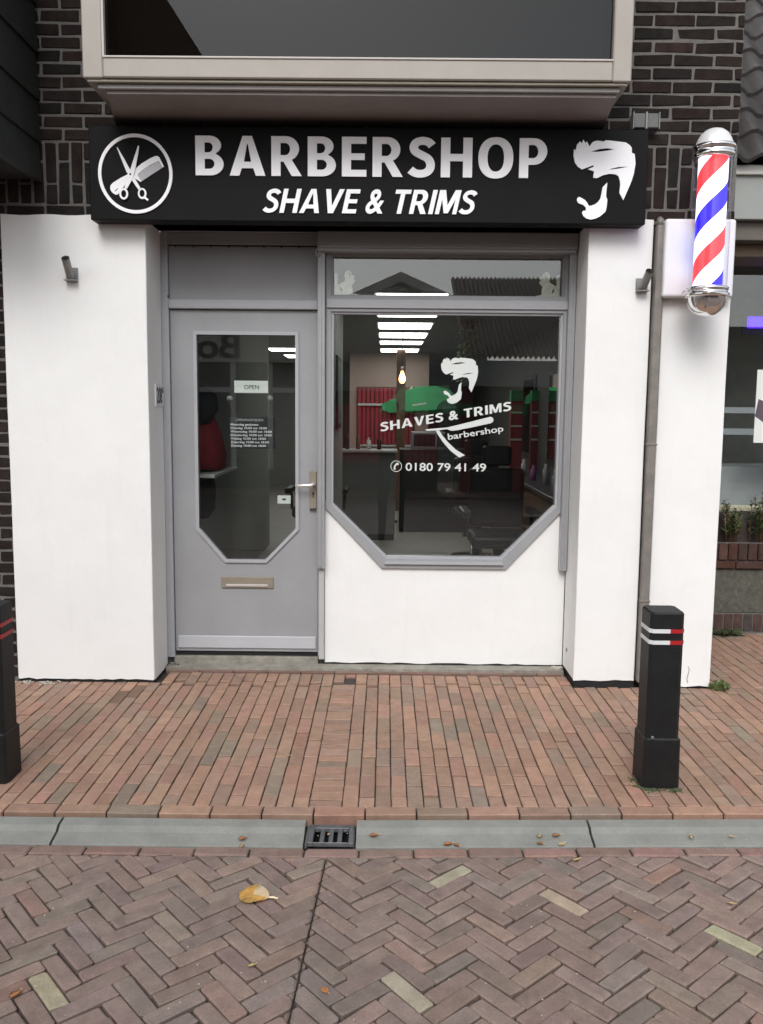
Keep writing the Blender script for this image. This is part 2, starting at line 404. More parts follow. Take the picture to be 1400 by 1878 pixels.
def pick(pal):
    t = rnd.uniform(0, sum(p[0] for p in pal))
    for wgt, c in pal:
        t -= wgt
        if t <= 0: break
    k = rnd.uniform(.88, 1.12); return tuple(x*k*rnd.uniform(.97, 1.03) for x in c)

PAVE = [(6, (.318, .198, .142)), (4, (.305, .188, .136)), (3, (.290, .194, .142)), (1.8, (.268, .190, .142)), (.6, (.236, .182, .138)), (2, (.334, .204, .146)), (.5, (.330, .186, .138))]
ROADC = [(6, (.222, .162, .137)), (4, (.210, .155, .134)), (2.5, (.232, .165, .136)), (2, (.198, .156, .135)), (.6, (.238, .155, .126)), (1.5, (.216, .170, .140))]
OLIVE = (.335, .30, .21)
DKBRICK = [(5, (.018, .0130, .0115)), (3, (.022, .0150, .0130)), (2, (.0145, .0125, .0115)), (.6, (.026, .0155, .0140))]

# ------------------------------------------------------------------ ground, road, pavement, kerb
RZ = -0.045
def koff(x): return .030*max(0, x+.15)          # the kerb bends back a little right of the drain
structure('ground', bx(-120, 120, -120, 120, -.6, -.13), pm('ground_earth', (.10, .09, .08), .95, .2, 2))
bm = NB(); box(bm, -40, 40, -10.6, -1.83, -.11, RZ-.016); structure('road_bed', bm, JOINT)
bm = NB(); box(bm, -40, 40, -1.605, 1.32, -.105, -.014); structure('pavement_bed', bm, JOINT)
# pavement: columns of running bond, their ends at the kerb row; set aside round the bollards and the walls
P = Bricks()
W, L = .0672, .206
BOLL = [(1.195, -1.302), (-1.682, -1.335)]
STAIN = [(-1.15, -.28, .13)]
def pav(poly, pal=PAVE, sink=0.0):
    x = sum(p[0] for p in poly)/len(poly); y = sum(p[1] for p in poly)/len(poly)
    c = pick(pal)
    if math.hypot(x+1.42, (y+.20)*.8) < .075: c = tuple(q*.55 for q in c)
    sink = sink + .006*math.sin(x*2.1+1)*math.sin(y*2.7)*.5
    P.add(poly, rnd.gauss(0, .0011)-sink, .03, c, rnd.uniform(.002, .004), (rnd.gauss(0, .012), rnd.gauss(0, .012)), worn=.0025)
i = 0
x = -4.6
while x < 4.6:
    x0, x1 = x+.0024, x+W-.0024; xc = x+W/2
    yend = -1.592+koff(xc)
    inrec = -1.335 < xc < 1.10
    ytop = .205 if inrec else (1.31 if xc > 1.95 else .012)
    off = (i % 2)*L/2+rnd.gauss(0, .003)
    drift = rnd.gauss(0, .0012); y = yend-off
    strip = i in (64, 65)
    while y < ytop:
        y0, y1 = max(y, yend)+.0043, min(y+L, ytop)-.0043; y += L
        if y1-y0 < .02: continue
        if strip and y0 < -.02: continue
        if inrec and y0 < .0 < y1 and y1-y0 > .08:   # the row where the paving was cut against the step
            cut = (-.02 if i % 2 else .03)+rnd.gauss(0, .008)
            if cut-.015-y0 > .02: pav(rect(x0, x1, y0, cut-.015, .0015, drift))
            if y1-cut-.004 > .02: pav(rect(x0, x1, cut+.004, y1, .0015, drift), sink=-.004)
            continue
        pav(rect(x0, x1, y0, y1, .0012, rnd.gauss(0, .004)))
    i += 1; x += W
y = -1.588                                       # repaired strip: cut bricks laid across
while y < -.05:
    full = rnd.random() < .8
    pav(rect(-4.6+64*W+.0022, -4.6+66*W-.0022, y+.002, y+.064, .002, rnd.gauss(0, .008))); y += .0665
x = -4.6                                         # stretcher row along the kerb
while x < 4.6:
    xa, xb = x+.003, x+L-.003; k0, k1 = koff(xa), koff(xb)
    P.add([(xa, -1.668+k0), (xb, -1.668+k1), (xb, -1.597+k1), (xa, -1.597+k0)], .004+rnd.gauss(0, .0012), .05, pick(PAVE), .004, (rnd.gauss(0, .01), rnd.gauss(0, .02)), worn=.004)
    x += L
x = -1.33
while x < 1.09:                                  # thin row against the door step
    P.add(rect(x+.003, min(x+L, 1.09)-.003, .209, .236), .010, .04, pick([(1, (.20, .125, .10))]), .003, worn=.003); x += L
pave = obj('pavement', P.mesh('pavement'), PAVEBRICK); pave['kind'] = 'structure'
# kerb: concrete, sloping towards the road, in long stones with open joints, cut out at the drain
DR = (-.296, -.104)
bm = NB()
def kerb(xa, xb):
    n = max(1, int((xb-xa)/.15)); secs = []
    for k in range(n+1):
        xx = xa+(xb-xa)*k/n; o = koff(xx)
        if k == 0: sk = .0
        secs.append([(xx, -1.676+o, -.20), (xx, -1.676+o, -.014), (xx, -1.684+o, -.010), (xx, -1.735+o, -.016), (xx, -1.757+o, -.033), (xx, -1.822+o, -.047), (xx, -1.826+o, -.052), (xx, -1.826+o, -.20)])
    V = [[bm.verts.new(p) for p in s] for s in secs]
    for a, b in zip(V[:-1], V[1:]):
        for k in range(8): bm.faces.new((a[k], a[(k+1) % 8], b[(k+1) % 8], b[k]))
    bm.faces.new(V[0]); bm.faces.new(V[-1])
e = [-4.6, -3.2, -2.2, -1.262, DR[0]]
for a, b in zip(e[:-1], e[1:]): kerb(a+.005, b-.005)
e = [DR[1], .815, 1.815, 2.8, 4.6]
for a, b in zip(e[:-1], e[1:]): kerb(a+.005, b-.005)
structure('kerb', bm, CONC)
bm = NB(); box(bm, -4.6, DR[0], -1.90, -1.606, -.25, -.062); box(bm, DR[1], 4.6, -1.90, -1.606, -.25, -.062); box(bm, DR[0]+.001, DR[1]-.001, -1.90, -1.828, -.25, -.062)
structure('kerb_bed', bm, JOINT)
# road: edge row and herringbone at 45 degrees, worn corners
Q = Bricks()
x = -4.0
while x < 4.0:
    xa, xb = x+.003, x+.203; k0, k1 = koff(xa), koff(xb)
    Q.add([(xa, -1.898+k0), (xb, -1.898+k1), (xb, -1.834+k1), (xa, -1.834+k0)], RZ-.004+rnd.gauss(0, .0015), .05, pick([(3, (.225, .150, .125)), (1, (.25, .155, .13))]), .006, (rnd.gauss(0, .01), rnd.gauss(0, .03)), worn=.007)
    x += .206
U, n3, ANG = .0600, 3, R(41)
ca, sa = math.cos(ANG), math.sin(ANG)
olive = [gnd(*p, RZ) for p in ((800, 1605), (740, 1805), (1308, 1718), (1030, 1642), (110, 1812))]
HB = []
def hb(u0, u1, v0, v1):
    g = .0048
    P4 = rect(u0*U+g/2, u1*U-g/2, v0*U+g/2, v1*U-g/2, .0022, rnd.gauss(0, .012))
    P4 = [(p[0]*ca-p[1]*sa-.05, p[0]*sa+p[1]*ca-2.0) for p in P4]
    cx = sum(p[0] for p in P4)/4; cy = sum(p[1] for p in P4)/4
    if not (-3.2 < cx < 3.2 and -4.4 < cy < -1.8): return
    P4 = clip(P4, -.030, 1, -1.9055+.0045) if cx > -.15 else clip(P4, 0, 1, -1.9055)
    if len(P4) < 3: return
    col = pick(ROADC)
    HB.append((P4, cx, cy, col))
def lay(P4, cx, cy, col):
    parts = [P4]
    sx = lambda yy: -.211+(yy+2.014)*.048
    if min(p[0] for p in P4) < sx(cy) < max(p[0] for p in P4):         # the straight saw cut through the paving
        c0 = sx(cy); parts = [clip(P4, 1, -.048, c0-.003-.048*cy), clip(P4, -1, .048, -(c0+.003)+.048*cy)]
    for q in parts:
        Q.add(q, RZ+rnd.gauss(0, .0016), .05, col, rnd.uniform(.004, .0075), (rnd.gauss(0, .022), rnd.gauss(0, .022)), worn=.006)
N = 82
for a in range(-N, N):
    for b in range(-N, N):
        k = (a-b) % (2*n3)
        if k == 0: hb(a, a+n3, b, b+1)
        if k == 2*n3-1: hb(a, a+1, b, b+n3)
near = {min(range(len(HB)), key=lambda i: (HB[i][1]-o[0])**2+(HB[i][2]-o[1])**2) for o in olive}
for i, h_ in enumerate(HB): lay(h_[0], h_[1], h_[2], tuple(c*rnd.uniform(.92, 1.06) for c in OLIVE) if i in near else h_[3])
road = obj('road', Q.mesh('road'), ROADBRICK); road['kind'] = 'structure'
# plain continuation of the road and pavement outside the bricks laid one by one
bm = NB(); box(bm, -40, -3.3, -10.6, -1.92, -.1, RZ); box(bm, 3.3, 40, -10.6, -1.92, -.1, RZ); box(bm, -3.3, 3.3, -10.6, -4.45, -.1, RZ)
structure('road_surface', bm, pm('road_far', (.145, .112, .100), .85, .2, 8, bump=.3, bscale=60))
bm = NB(); box(bm, -40, -4.62, -1.66, .6, -.09, -.001); box(bm, 4.62, 40, -1.66, 1.3, -.09, -.001); box(bm, -40, 40, -14, -10.6, -.1, .0)
structure('pavement_surface', bm, pm('pavement_far', (.20, .13, .10), .85, .2, 8, bump=.3, bscale=60))

# drain grate in the kerb
dg = thing('drain_grate', 'cast iron drain grate with four slots set in the grey kerb', 'drain', ((DR[0]+DR[1])/2, -1.75, -.05))
bm = NB(); zt = -.030; y0, y1 = -1.826, -1.680
x0, x1 = DR[0]+.012, DR[1]-.004
for a, b, c, d in ((x0, x0+.020, y0, y1), (x1-.020, x1, y0, y1), (x0+.02, x1-.02, y1-.030, y1), (x0+.02, x1-.02, y0, y0+.004)): box(bm, a, b, c, d, -.048, zt, .002)
obj('frame', bm, CASTIRON, dg)
xi0, xi1 = x0+.020, x1-.020; sw = 0
for k in range(3):
    c = xi0+(xi1-xi0)*(k+1)/4
    obj('bar', bx(c-.0085, c+.0085, y0+.005, y1-.031, -.044, zt-.002, .002), CASTIRON, dg)
bm = NB(); box(bm, x0-.005, x1+.004, y0-.001, y1+.02, -.75, -.70)
for q in ((x0-.009, x0-.001, y0-.01, y1+.02), (x1+.001, x1+.008, y0-.01, y1+.02), (x0, x1, y0-.010, y0-.001), (x0, x1, y1+.001, y1+.010)): box(bm, *q, -.70, -.052)
obj('pit', bm, DARKGAP, dg)
SUR = pm('dark_mortar', (.10, .10, .095), .9, .3, 40)
obj('surround', bx(DR[0]+.003, x0-.001, y0, y1, -.09, -.036), SUR, dg); obj('surround', bx(x1+.001, DR[1]-.001, y0, y1, -.09, -.036), SUR, dg)

# ------------------------------------------------------------------ the barbershop building
BLD = thing('barbershop_building', 'dark brick shop building with white plastered piers and a grey door and window', 'building', (0, .3, 0))
# brick: upper wall (mortar body + bricks proud of it)
XL, XR = -2.9, 1.915
bm = NB()
box(bm, XL, XR, .022, .30, 2.64, 5.2); box(bm, XL, -2.155, .022, .30, -.05, 2.64)
box(bm, XR-.012, XR, .305, 13.2, -.05, 5.2)
obj('mortar_wall', bm, MORTAR, BLD)
B = Bricks()
mapw = lambda x, z, h: (x, .022-h, z)
def wb(x0, x1, z0, z1):
    x0 += .001; x1 -= .001; z0 += .001; z1 -= .001
    if x1-x0 < .012 or z1-z0 < .012: return
    B.add(rect(x0, x1, z0, z1, .0035, rnd.gauss(0, .006)), rnd.uniform(.002, .009), .012, pick(DKBRICK), .003, (rnd.gauss(0, .012), rnd.gauss(0, .02)), worn=.004, mapf=mapw)
def stretcher(x0, x1, z0, z1, ch=.0685, bl=.222, mj=.012, ph=0):
    z = z0; r = ph
    while z < z1-.02:
        x = x0-(r % 2)*bl/2
        while x < x1:
            wb(max(x+mj/2, x0), min(x+bl-mj/2, x1), z+mj/2, min(z+ch-mj/2, z1)); x += bl
        z += ch; r += 1
stretcher(XL, XR, 3.058, 5.15)
stretcher(XL, XR, 2.652, 2.718, ph=1)
x = XL; k = 0
while x < XR-.03:                                 # standing course, long and short bricks in turn
    xe = min(x+.0715, XR)
    if k % 2: wb(x+.006, xe-.006, 2.727, 2.946); wb(x+.006, xe-.006, 2.958, 3.050)
    else: wb(x+.006, xe-.006, 2.727, 2.826); wb(x+.006, xe-.006, 2.838, 3.050)
    x += .0715; k += 1
stretcher(XL, -2.158, .02, 2.64)
me = B.mesh('brick_facing'); obj('brick_facing', me, WALLBRICK, BLD)
# plaster piers: slightly uneven slabs with rounded arrises
def plaster(x0, x1, y0, y1, z0, z1, wob=.004, seed=0, ragged=.006):
    rr = random.Random(seed); bm = bmesh.new(); nx = max(4, int((x1-x0)/.045)); nz = int((z1-z0)/.06)
    bmesh.ops.create_cube(bm, size=1)
    for v in bm.verts: v.co = Vector(((x0+x1)/2+v.co.x*(x1-x0), (y0+y1)/2+v.co.y*(y1-y0), (z0+z1)/2+v.co.z*(z1-z0)))
    bmesh.ops.bevel(bm, geom=[e for e in bm.edges if abs(e.verts[0].co.z-e.verts[1].co.z) > .1], offset=.007, segments=3, affect='EDGES', profile=.5)
    for k in range(1, nz):
        z = z0+(z1-z0)*k/nz
        bmesh.ops.bisect_plane(bm, geom=bm.verts[:]+bm.edges[:]+bm.faces[:], plane_co=(0, 0, z), plane_no=(0, 0, 1))
    for k in range(1, nx):
        xx = x0+.02+(x1-x0-.04)*k/nx
        bmesh.ops.bisect_plane(bm, geom=bm.verts[:]+bm.edges[:]+bm.faces[:], plane_co=(xx, 0, 0), plane_no=(1, 0, 0))
    for v in bm.verts:
        a = math.sin(v.co.z*3.1+seed)+.6*math.sin(v.co.z*7.3+v.co.x*4+seed*2)+.5*math.sin(v.co.x*9+seed)
        if v.co.y < (y0+y1)/2: v.co.y += wob*.5*a
        if v.co.x < x0+.02 or v.co.x > x1-.02: v.co.x += wob*.25*math.sin(v.co.z*4.3+seed*3)
        if v.co.z < z0+.001: v.co.z += ragged*rr.uniform(-.8, .8)
        if v.co.z > z1-.001 and ragged > .004: v.co.z += .003*math.sin(v.co.x*23+seed)
    return bm
obj('pier', plaster(-2.150, -1.346, 0, .32, .018, 2.662, seed=1), PLASTER, BLD)
obj('pier', plaster(1.113, 1.470, 0, .32, .042, 2.664, seed=2), PLASTER, BLD)
obj('pier', plaster(1.536, 1.915, 0, .30, .012, 2.658, seed=3), PLASTER, BLD)
for q in ((-2.14, -1.36, .012, .31, -.05, .060), (1.125, 1.470, .010, .31, -.05, .075), (1.55, 1.90, .02, .29, -.05, .04)): obj('base_gap_strip', bx(*q), DARKGAP, BLD)  # black strips stand in for the dark gap under each pier
obj('gap_filler', bx(1.4715, 1.5345, .060, .31, -.05, 2.64), DARKGAP, BLD)
# recess: lintel, step, apron under the window
obj('lintel', bx(-1.345, 1.112, .004, .46, 2.640, 2.78), GREYL, BLD)
bm = plaster(-1.338, 1.105, .238, .335, -.05, .026, .006, 5, .002)
obj('step', bm, CONCOLD, BLD)
WL, WR, WT = -.332, 1.050, 2.520                 # glass of the shop window
OCT = [(WL, 1.031), (.008, .698), (.719, .698), (WR, 1.031)]
d = .058; s2 = d*math.tan(math.pi/8)
OUTO = [(WL-.03, 1.031-s2-.0), (.008-s2, .698-d), (.719+s2, .698-d), (WR+.03, 1.031-s2)]
apo = [(-.368, .036), (1.112, .036), (1.112, 1.06), (WR+.02, 1.03), (.719+s2*.6, .698-d*.6), (.008-s2*.6, .698-d*.6), (WL-.02, 1.03), (-.368, 1.06)]
for k in range(25): apo.insert(1+k, (-.368+1.48*(k+1)/26, .036+rnd.uniform(-.004, .005)))
obj('apron_wall', shape([apo], .330, .42), PLASTER, BLD)
def crack(pts, yy, wd):
    bm = NB()
    P_ = [Vector((a, yy, b)) for a, b in pts]
    tube(bm, P_, wd, 5); return bm
obj('plaster_crack', crack([at(700+3*math.sin(k*.9)+rnd.uniform(-1, 1), 1058+k*11, .331) for k in range(14)], .3312, .0008), pm('crack_grey', (.48, .475, .45), .9, .1, 30), BLD)
obj('plaster_crack', crack([at(1262+2*math.sin(k*1.3)+rnd.uniform(-1, 1), 1222+k*6, 0) for k in range(6)], -.0003, .0018), pm('crack_dark', (.20, .19, .17), .9, .2, 40), BLD)
bm = NB(); tube(bm, [(1.116, .20, .17), (1.108, .20, .17)], [.013, .011], 12); obj('plug_hole', bm, GALV, BLD)
obj('threshold', bx(-1.31, -.41, .335, .46, -.02, .066, .004), CONCOLD, BLD)
# shop window frame and panes
WIN = obj('shop_window', shape([[(WL-.03, 2.55), (WL-.03, OUTO[0][1]), OUTO[1], OUTO[2], (WR+.03, OUTO[3][1]), (WR+.03, 2.55)],
    [(WL, WT), (WR, WT), (WR, 2.276), (WL, 2.276)],
    [(WL, 2.186), (WR, 2.186)]+[OCT[3], OCT[2], OCT[1], OCT[0]]], .312, .40), GREY, BLD)
def insetloop(Lp, d):
    if area(Lp) < 0: Lp = Lp[::-1]
    return inset(Lp, d)
mainL = [(WL, 2.186), OCT[0], OCT[1], OCT[2], OCT[3], (WR, 2.186)]
topL = [(WL, WT), (WL, 2.276), (WR, 2.276), (WR, WT)]
obj('glazing_bead', shape([insetloop(mainL, -.004), insetloop(mainL, .014)], .326, .375), GREYL, WIN)
obj('glazing_bead', shape([insetloop(topL, -.004), insetloop(topL, .010)], .330, .375), GREY, WIN)
obj('pane', shape([insetloop(mainL, .004)], .3655, .3705), GLASS, WIN)
obj('transom_pane', shape([insetloop(topL, .004)], .3655, .3705), GLASS, WIN)
bm = NB(); box(bm, WL-.028, WR+.028, .300, .3115, 2.205, 2.258, .003); obj('mid_rail', bm, GREYL, WIN)
obj('sill', shape([[(.008-.002, .698-.012), (.719+.002, .698-.012), (.719+.010, .698-.030), (.008-.010, .698-.030)]], .296, .3115), GREYL, WIN)
# roller shutter: box over the window, a guide on each side
SH = obj('roller_shutter', bx(-.408, 1.105, .225, .33, 2.540, 2.634, .005), GREY, BLD)
bm = NB(); box(bm, -.400, 1.098, .232, .31, 2.522, 2.5385, .002); obj('slat_edge', bm, GREYL, SH)
bm = NB(); box(bm, -.411, -.366, .268, .34, .640, 2.535, .003); box(bm, -.400, -.386, .262, .2675, .65, 2.53, .001); obj('guide', bm, ALU, SH)
bm = NB(); box(bm, 1.068, 1.110, .268, .34, .640, 2.535, .003); box(bm, 1.076, 1.088, .262, .2675, .65, 2.53, .001); obj('guide', bm, ALU, SH)
bm = NB(); tube(bm, [(-.404+.016*math.cos(a), .255, 2.515+.020*math.sin(a)) for a in [k*math.pi/8 for k in range(17)]], .005, 8, caps=False); tube(bm, [(-.404, .255, 2.535), (-.404, .255, 2.565)], .008, 8)
obj('crank_eye', bm, GREYL, SH, smooth=True)
obj('mullion', bx(-.404, -.370, .300, .42, .062, .638, .004), pm('pale_grey_paint', (.42, .42, .41), .5, .06, 6), BLD)
# door frame, panel over the door, door
FR = thing('door_frame', '', ''); del FR['label'], FR['category']; FR.parent = BLD; FR.location = -BLD.location
obj('jamb', bx(-1.358, -1.304, .325, .45, .060, 2.6385, .003), GREYL, FR)
obj('jamb', bx(-.4125, -.405, .345, .45, .070, 2.60, .002), GREY, FR)
obj('transom_bar', bx(-1.3035, -.413, .318, .45, 2.196, 2.250, .004), GREYL, FR)
obj('head', bx(-1.345, -.413, .330, .45, 2.570, 2.638, .002), GREY, FR)
obj('panel', bx(-1.302, -.414, .343, .45, 2.251, 2.562, .002), GREY, FR)
for k in range(9): obj('screw', bx(-1.262+k*.105, -1.255+k*.105, .338, .344, 2.555, 2.564), DARKGAP, FR)
obj('stop_block', bx(-1.309, -1.299, .321, .3245, 2.262, 2.272), DARKGAP, FR)
obj('joint_line', bx(-1.302, -.414, .341, .343, 2.5625, 2.5695), DARKGAP, FR)
DO = shape([[(-1.300, .098), (-.4145, .098), (-.4145, 2.190), (-1.300, 2.190)],
    [(-1.147, 2.050), (-.5455, 2.050), (-.5455, .875), (-.736, .677), (-.978, .677), (-1.147, .872)]], .348, .392)
DOOR = obj('door', DO, GREY, BLD)
dl = [(-1.147, 2.050), (-1.147, .872), (-.978, .677), (-.736, .677), (-.5455, .875), (-.5455, 2.050)]
obj('glazing_bead', shape([insetloop(dl, -.016), insetloop(dl, .004)], .336, .3475), GREYL, DOOR)
obj('pane', shape([insetloop(dl, -.003)], .369, .374), GLASS, DOOR)
obj('kick_plate', bx(-1.286, -.424, .338, .3475, .118, .196, .003), pm('pale_aluminium', (.50, .51, .54), .42, .04, 8, metal=.2), DOOR)
bm = NB(); box(bm, -1.010, -.688, .338, .3475, .500, .572, .003); LB = obj('letterbox', bm, BRONZE, DOOR)
obj('flap', bx(-.980, -.722, .330, .3375, .512, .527, .002), SILVER, LB)
bm = NB(); box(bm, -.464, -.4185, .338, .3475, 1.000, 1.232, .004)
HB = obj('handle_plate', bm, BRONZE, DOOR)
bm = NB(); tube(bm, [(-.436, .337, 1.152), (-.436, .290, 1.150)], .010, 12); tube(bm, [(-.432, .290, 1.158), (-.452, .287, 1.148), (-.50, .286, 1.147), (-.545, .290, 1.145)], [.010, .011, .009, .009], 12)
obj('lever', bm, SILVER, HB, smooth=True)
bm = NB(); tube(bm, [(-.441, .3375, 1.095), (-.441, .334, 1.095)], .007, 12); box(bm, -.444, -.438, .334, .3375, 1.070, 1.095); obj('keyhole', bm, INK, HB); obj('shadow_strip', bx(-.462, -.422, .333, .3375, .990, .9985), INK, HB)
obj('door_bottom_gap', bx(-1.30, -.414, .360, .385, .068, .096), DARKGAP, DOOR)
# bay window above
BAY = thing('bay_window', '', ''); del BAY['label'], BAY['category']; BAY.parent = BLD; BAY.location = -BLD.location
bm = NB()
box(bm, -1.500, -1.400, -.50, -.40, 3.205, 4.6, .006); box(bm, 1.088, 1.180, -.50, -.40, 3.205, 4.6, .006)
box(bm, -1.3995, 1.0875, -.502, -.40, 3.207, 3.306, .006)
box(bm, -1.50, 1.18, -.50, -.40, 4.601, 4.75, .004)
box(bm, -1.500, -1.440, -.3995, .02, 3.205, 3.306, .004); box(bm, 1.12, 1.180, -.3995, .02, 3.205, 3.306, .004)
box(bm, -1.500, -1.440, -.3995, .02, 3.9, 4.75, .004); box(bm, 1.12, 1.180, -.3995, .02, 3.9, 4.75, .004)
obj('frame', bm, CREAM, BAY)
bm = NB(); box(bm, -1.4, 1.088, -.508, -.5025, 3.298, 3.308, .002); box(bm, -1.402, -1.392, -.4995, -.47, 3.309, 4.6); obj('bead', bm, pm('pale_cream', (.44, .41, .38), .5, .04, 6), BAY)
bm = NB(); box(bm, -1.483, 1.165, -.487, .02, 3.191, 3.2045, .003); obj('drip_moulding', bm, pm('tan_moulding', (.26, .24, .19), .6, .1, 6), BAY)  # one even tan for the drip moulding
bm = NB(); box(bm, -1.440, 1.135, -.466, .02, 3.166, 3.1905, .004); obj('lower_moulding', bm, MOULD, BAY)
bm = NB()
v = [bm.verts.new(p) for p in ((-1.40, -.445, 3.150), (1.122, -.445, 3.150), (1.175, .02, 3.150), (-1.500, .02, 3.150))]+[bm.verts.new(p) for p in ((-1.40, -.445, 3.1655), (1.122, -.445, 3.1655), (1.175, .02, 3.1655), (-1.500, .02, 3.1655))]
for q in ((0, 1, 2, 3), (7, 6, 5, 4), (0, 4, 5, 1), (1, 5, 6, 2), (2, 6, 7, 3), (3, 7, 4, 0)): bm.faces.new([v[i] for i in q])
obj('soffit', bm, SOFFIT, BAY)
bm = NB(); box(bm, -1.3985, 1.0865, -.462, -.457, 3.3065, 4.6); obj('pane', bm, BAYGLASS, BAY)
obj('side_pane', bx(1.146, 1.151, -.399, .02, 3.307, 3.899), BAYGLASS, BAY); obj('side_pane', bx(-1.475, -1.470, -.399, .02, 3.307, 3.899), BAYGLASS, BAY)
obj('roof', bx(-1.56, 1.24, -.58, .02, 4.752, 4.84, .005), CREAM, BAY)
obj('blind', bx(-1.39, 1.08, -.30, -.29, 3.22, 4.6), pm('grey_blind', (.035, .036, .036), .8, .05, 3), BAY)
obj('deck', bx(-1.49, 1.17, -.45, .02, 3.2045, 3.2055), CREAM, BAY)
# roof overhang out of view, added to shade the upper facade
bm = NB(); box(bm, -3.2, 2.05, -.75, 3.2, 5.02, 5.14); obj('shading_eaves', bm, DARKWOOD, BLD)
# inside of the shop: built as part of the building
bm = NB(); box(bm, -3.6, 1.90, .43, 13.2, -.06, .020); obj('room_floor', bm, ROOMFLOOR, BLD)
bm = NB(); box(bm, -3.6, 1.90, .43, 13.2, 2.575, 2.635); obj('room_ceiling', bm, ROOMCEIL, BLD)
obj('room_back_wall', bx(-3.6, -.9, 13.0, 13.2, .02, 2.574), ROOMWALL, BLD); obj('room_back_wall', bx(1.3, 1.90, 12.9, 13.2, .02, 2.574), ROOMDARK, BLD)
obj('room_back_wall', bx(-.62, .72, 9.945, 10.05, .02, 2.574), PINKWALL, BLD); obj('room_back_wall', bx(-.9, 1.3, 12.95, 13.2, .02, 2.574), ROOMDARK, BLD)
obj('room_side_wall', bx(1.80, 1.90, .44, 12.9, .02, 2.574), ROOMDARK, BLD)
obj('room_side_wall', bx(-1.50, -1.36, .46, 5.2, .02, 2.574), pm('hall_wall', (.22, .235, .215), .8, .04, 3), BLD)
obj('room_side_wall', bx(-3.6, -3.5, 5.2, 12.9, .02, 2.574), ROOMDARK, BLD)
obj('partition_wall', bx(-.47, -.415, 1.0, 3.4, .02, 2.574), ROOMWALL, BLD)
obj('room_pillar', bx(.16, .30, 8.8, 9.0, .02, 2.574), WOOD, BLD)

# ------------------------------------------------------------------ shop sign
SX0, SX1, SZ0, SZ1 = -1.606, 1.386, 2.611, 3.102
sg = thing('shop_sign', 'long black fascia sign reading BARBERSHOP above door and window', 'shop sign', (0, -.06, SZ0))
obj('panel', bx(SX0, SX1, -.120, -.006, SZ0, SZ1, .004), BLACKSIGN, sg)
YL0, YL1 = -.1285, -.1205
bm = lettering('BARBERSHOP', -1.033, .846, 2.846, 3.050, YL0, YL1, t=.205, gap=.135); obj('headline_lettering', bm, LETTER, sg)
bm = lettering('SHAVE & TRIMS', -.676, .484, 2.655, 2.780, YL0, YL1, t=.18, gap=.09, shear=.22, amp=.02); obj('subline_lettering', bm, LETTER, sg)
def cx_em(p, s=.0003755, c=(688, 765), o=(-1.357, 2.851)): return (o[0]+(p[0]-c[0])*s, o[1]-(p[1]-c[1])*s)
E_ = cx_em
em = obj('scissors_emblem', shape([[E_(p) for p in ring_pts((688, 765), 532, 64, ry=550)], [E_(p) for p in ring_pts((688, 765), 486, 64, ry=503)]], YL0, YL1), LETTER, sg)
obj('comb', shape([[E_(p) for p in [(650, 740), (685, 700), (780, 622), (900, 552), (975, 520), (1010, 518), (1035, 535), (1097, 662), (1080, 672), (1022, 582), (900, 640), (800, 705), (718, 772), (772, 868), (758, 876), (690, 832), (650, 810)]]], YL0+.002, YL1), LETTER, em)
obj('comb_teeth', shape([[E_(p) for p in [(722, 775), (800, 709), (900, 644), (1020, 586), (1078, 674), (774, 866)]]], YL0+.003, YL1), LETGREY, em)
obj('comb_handle', shape([[E_(p) for p in [(322, 960), (330, 925), (365, 890), (480, 820), (580, 772), (610, 800), (560, 890), (480, 985), (430, 1050), (395, 1055), (350, 1025), (327, 990)]], [E_(p) for p in [(385, 1003), (428, 962), (434, 972), (396, 1012)]]], YL0+.002, YL1), LETTER, em)
bm = shape([[E_(p) for p in [(432, 405), (446, 408), (530, 550), (600, 680), (650, 775), (760, 960), (728, 985), (600, 800), (560, 730)]]], YL0-.002, YL0+.0015)
merge(bm, shape([[E_(p) for p in ring_pts((782, 1038), 62, 28, ry=76)], [E_(p) for p in ring_pts((780, 1035), 36, 28, ry=50)]], YL0-.002, YL0+.0015))
merge(bm, shape([[E_(p) for p in [(800, 1100), (828, 1080), (872, 1118), (860, 1140)]]], YL0-.0022, YL0+.0013))
obj('scissor_blade', bm, LETTER, em)
bm = shape([[E_(p) for p in [(738, 385), (756, 388), (740, 490), (695, 700), (655, 830), (570, 975), (530, 970), (590, 790), (625, 700)]]], YL0-.005, YL0-.0023)
merge(bm, shape([[E_(p) for p in ring_pts((520, 1045), 64, 28, ry=80)], [E_(p) for p in ring_pts((520, 1045), 36, 28, ry=52)]], YL0-.005, YL0-.0023))
obj('scissor_blade', bm, LETTER, em)
obj('pivot', shape([[E_(p) for p in ring_pts((622, 775), 13, 16)]], YL0-.007, YL0-.0052), BLACKSIGN, em)
HAIR = [(225, 385), (245, 405), (262, 330), (300, 290), (320, 318), (340, 270), (365, 310), (385, 290), (422, 352), (450, 308), (475, 290), (520, 280), (600, 290), (625, 275), (740, 284), (880, 300), (930, 330), (960, 365), (962, 425), (1000, 440), (1015, 560), (1000, 680), (975, 770), (940, 860), (878, 1010), (825, 920), (832, 820), (825, 770), (805, 715), (770, 692), (690, 685), (610, 702), (530, 740), (482, 735), (490, 658), (410, 632), (485, 600), (478, 580), (335, 635), (280, 600), (240, 545), (222, 465)]
SL1 = [(435, 415), (560, 380), (650, 372), (745, 385), (640, 403), (520, 418)]
SL2 = [(670, 632), (800, 600), (930, 595), (820, 618), (720, 632)]
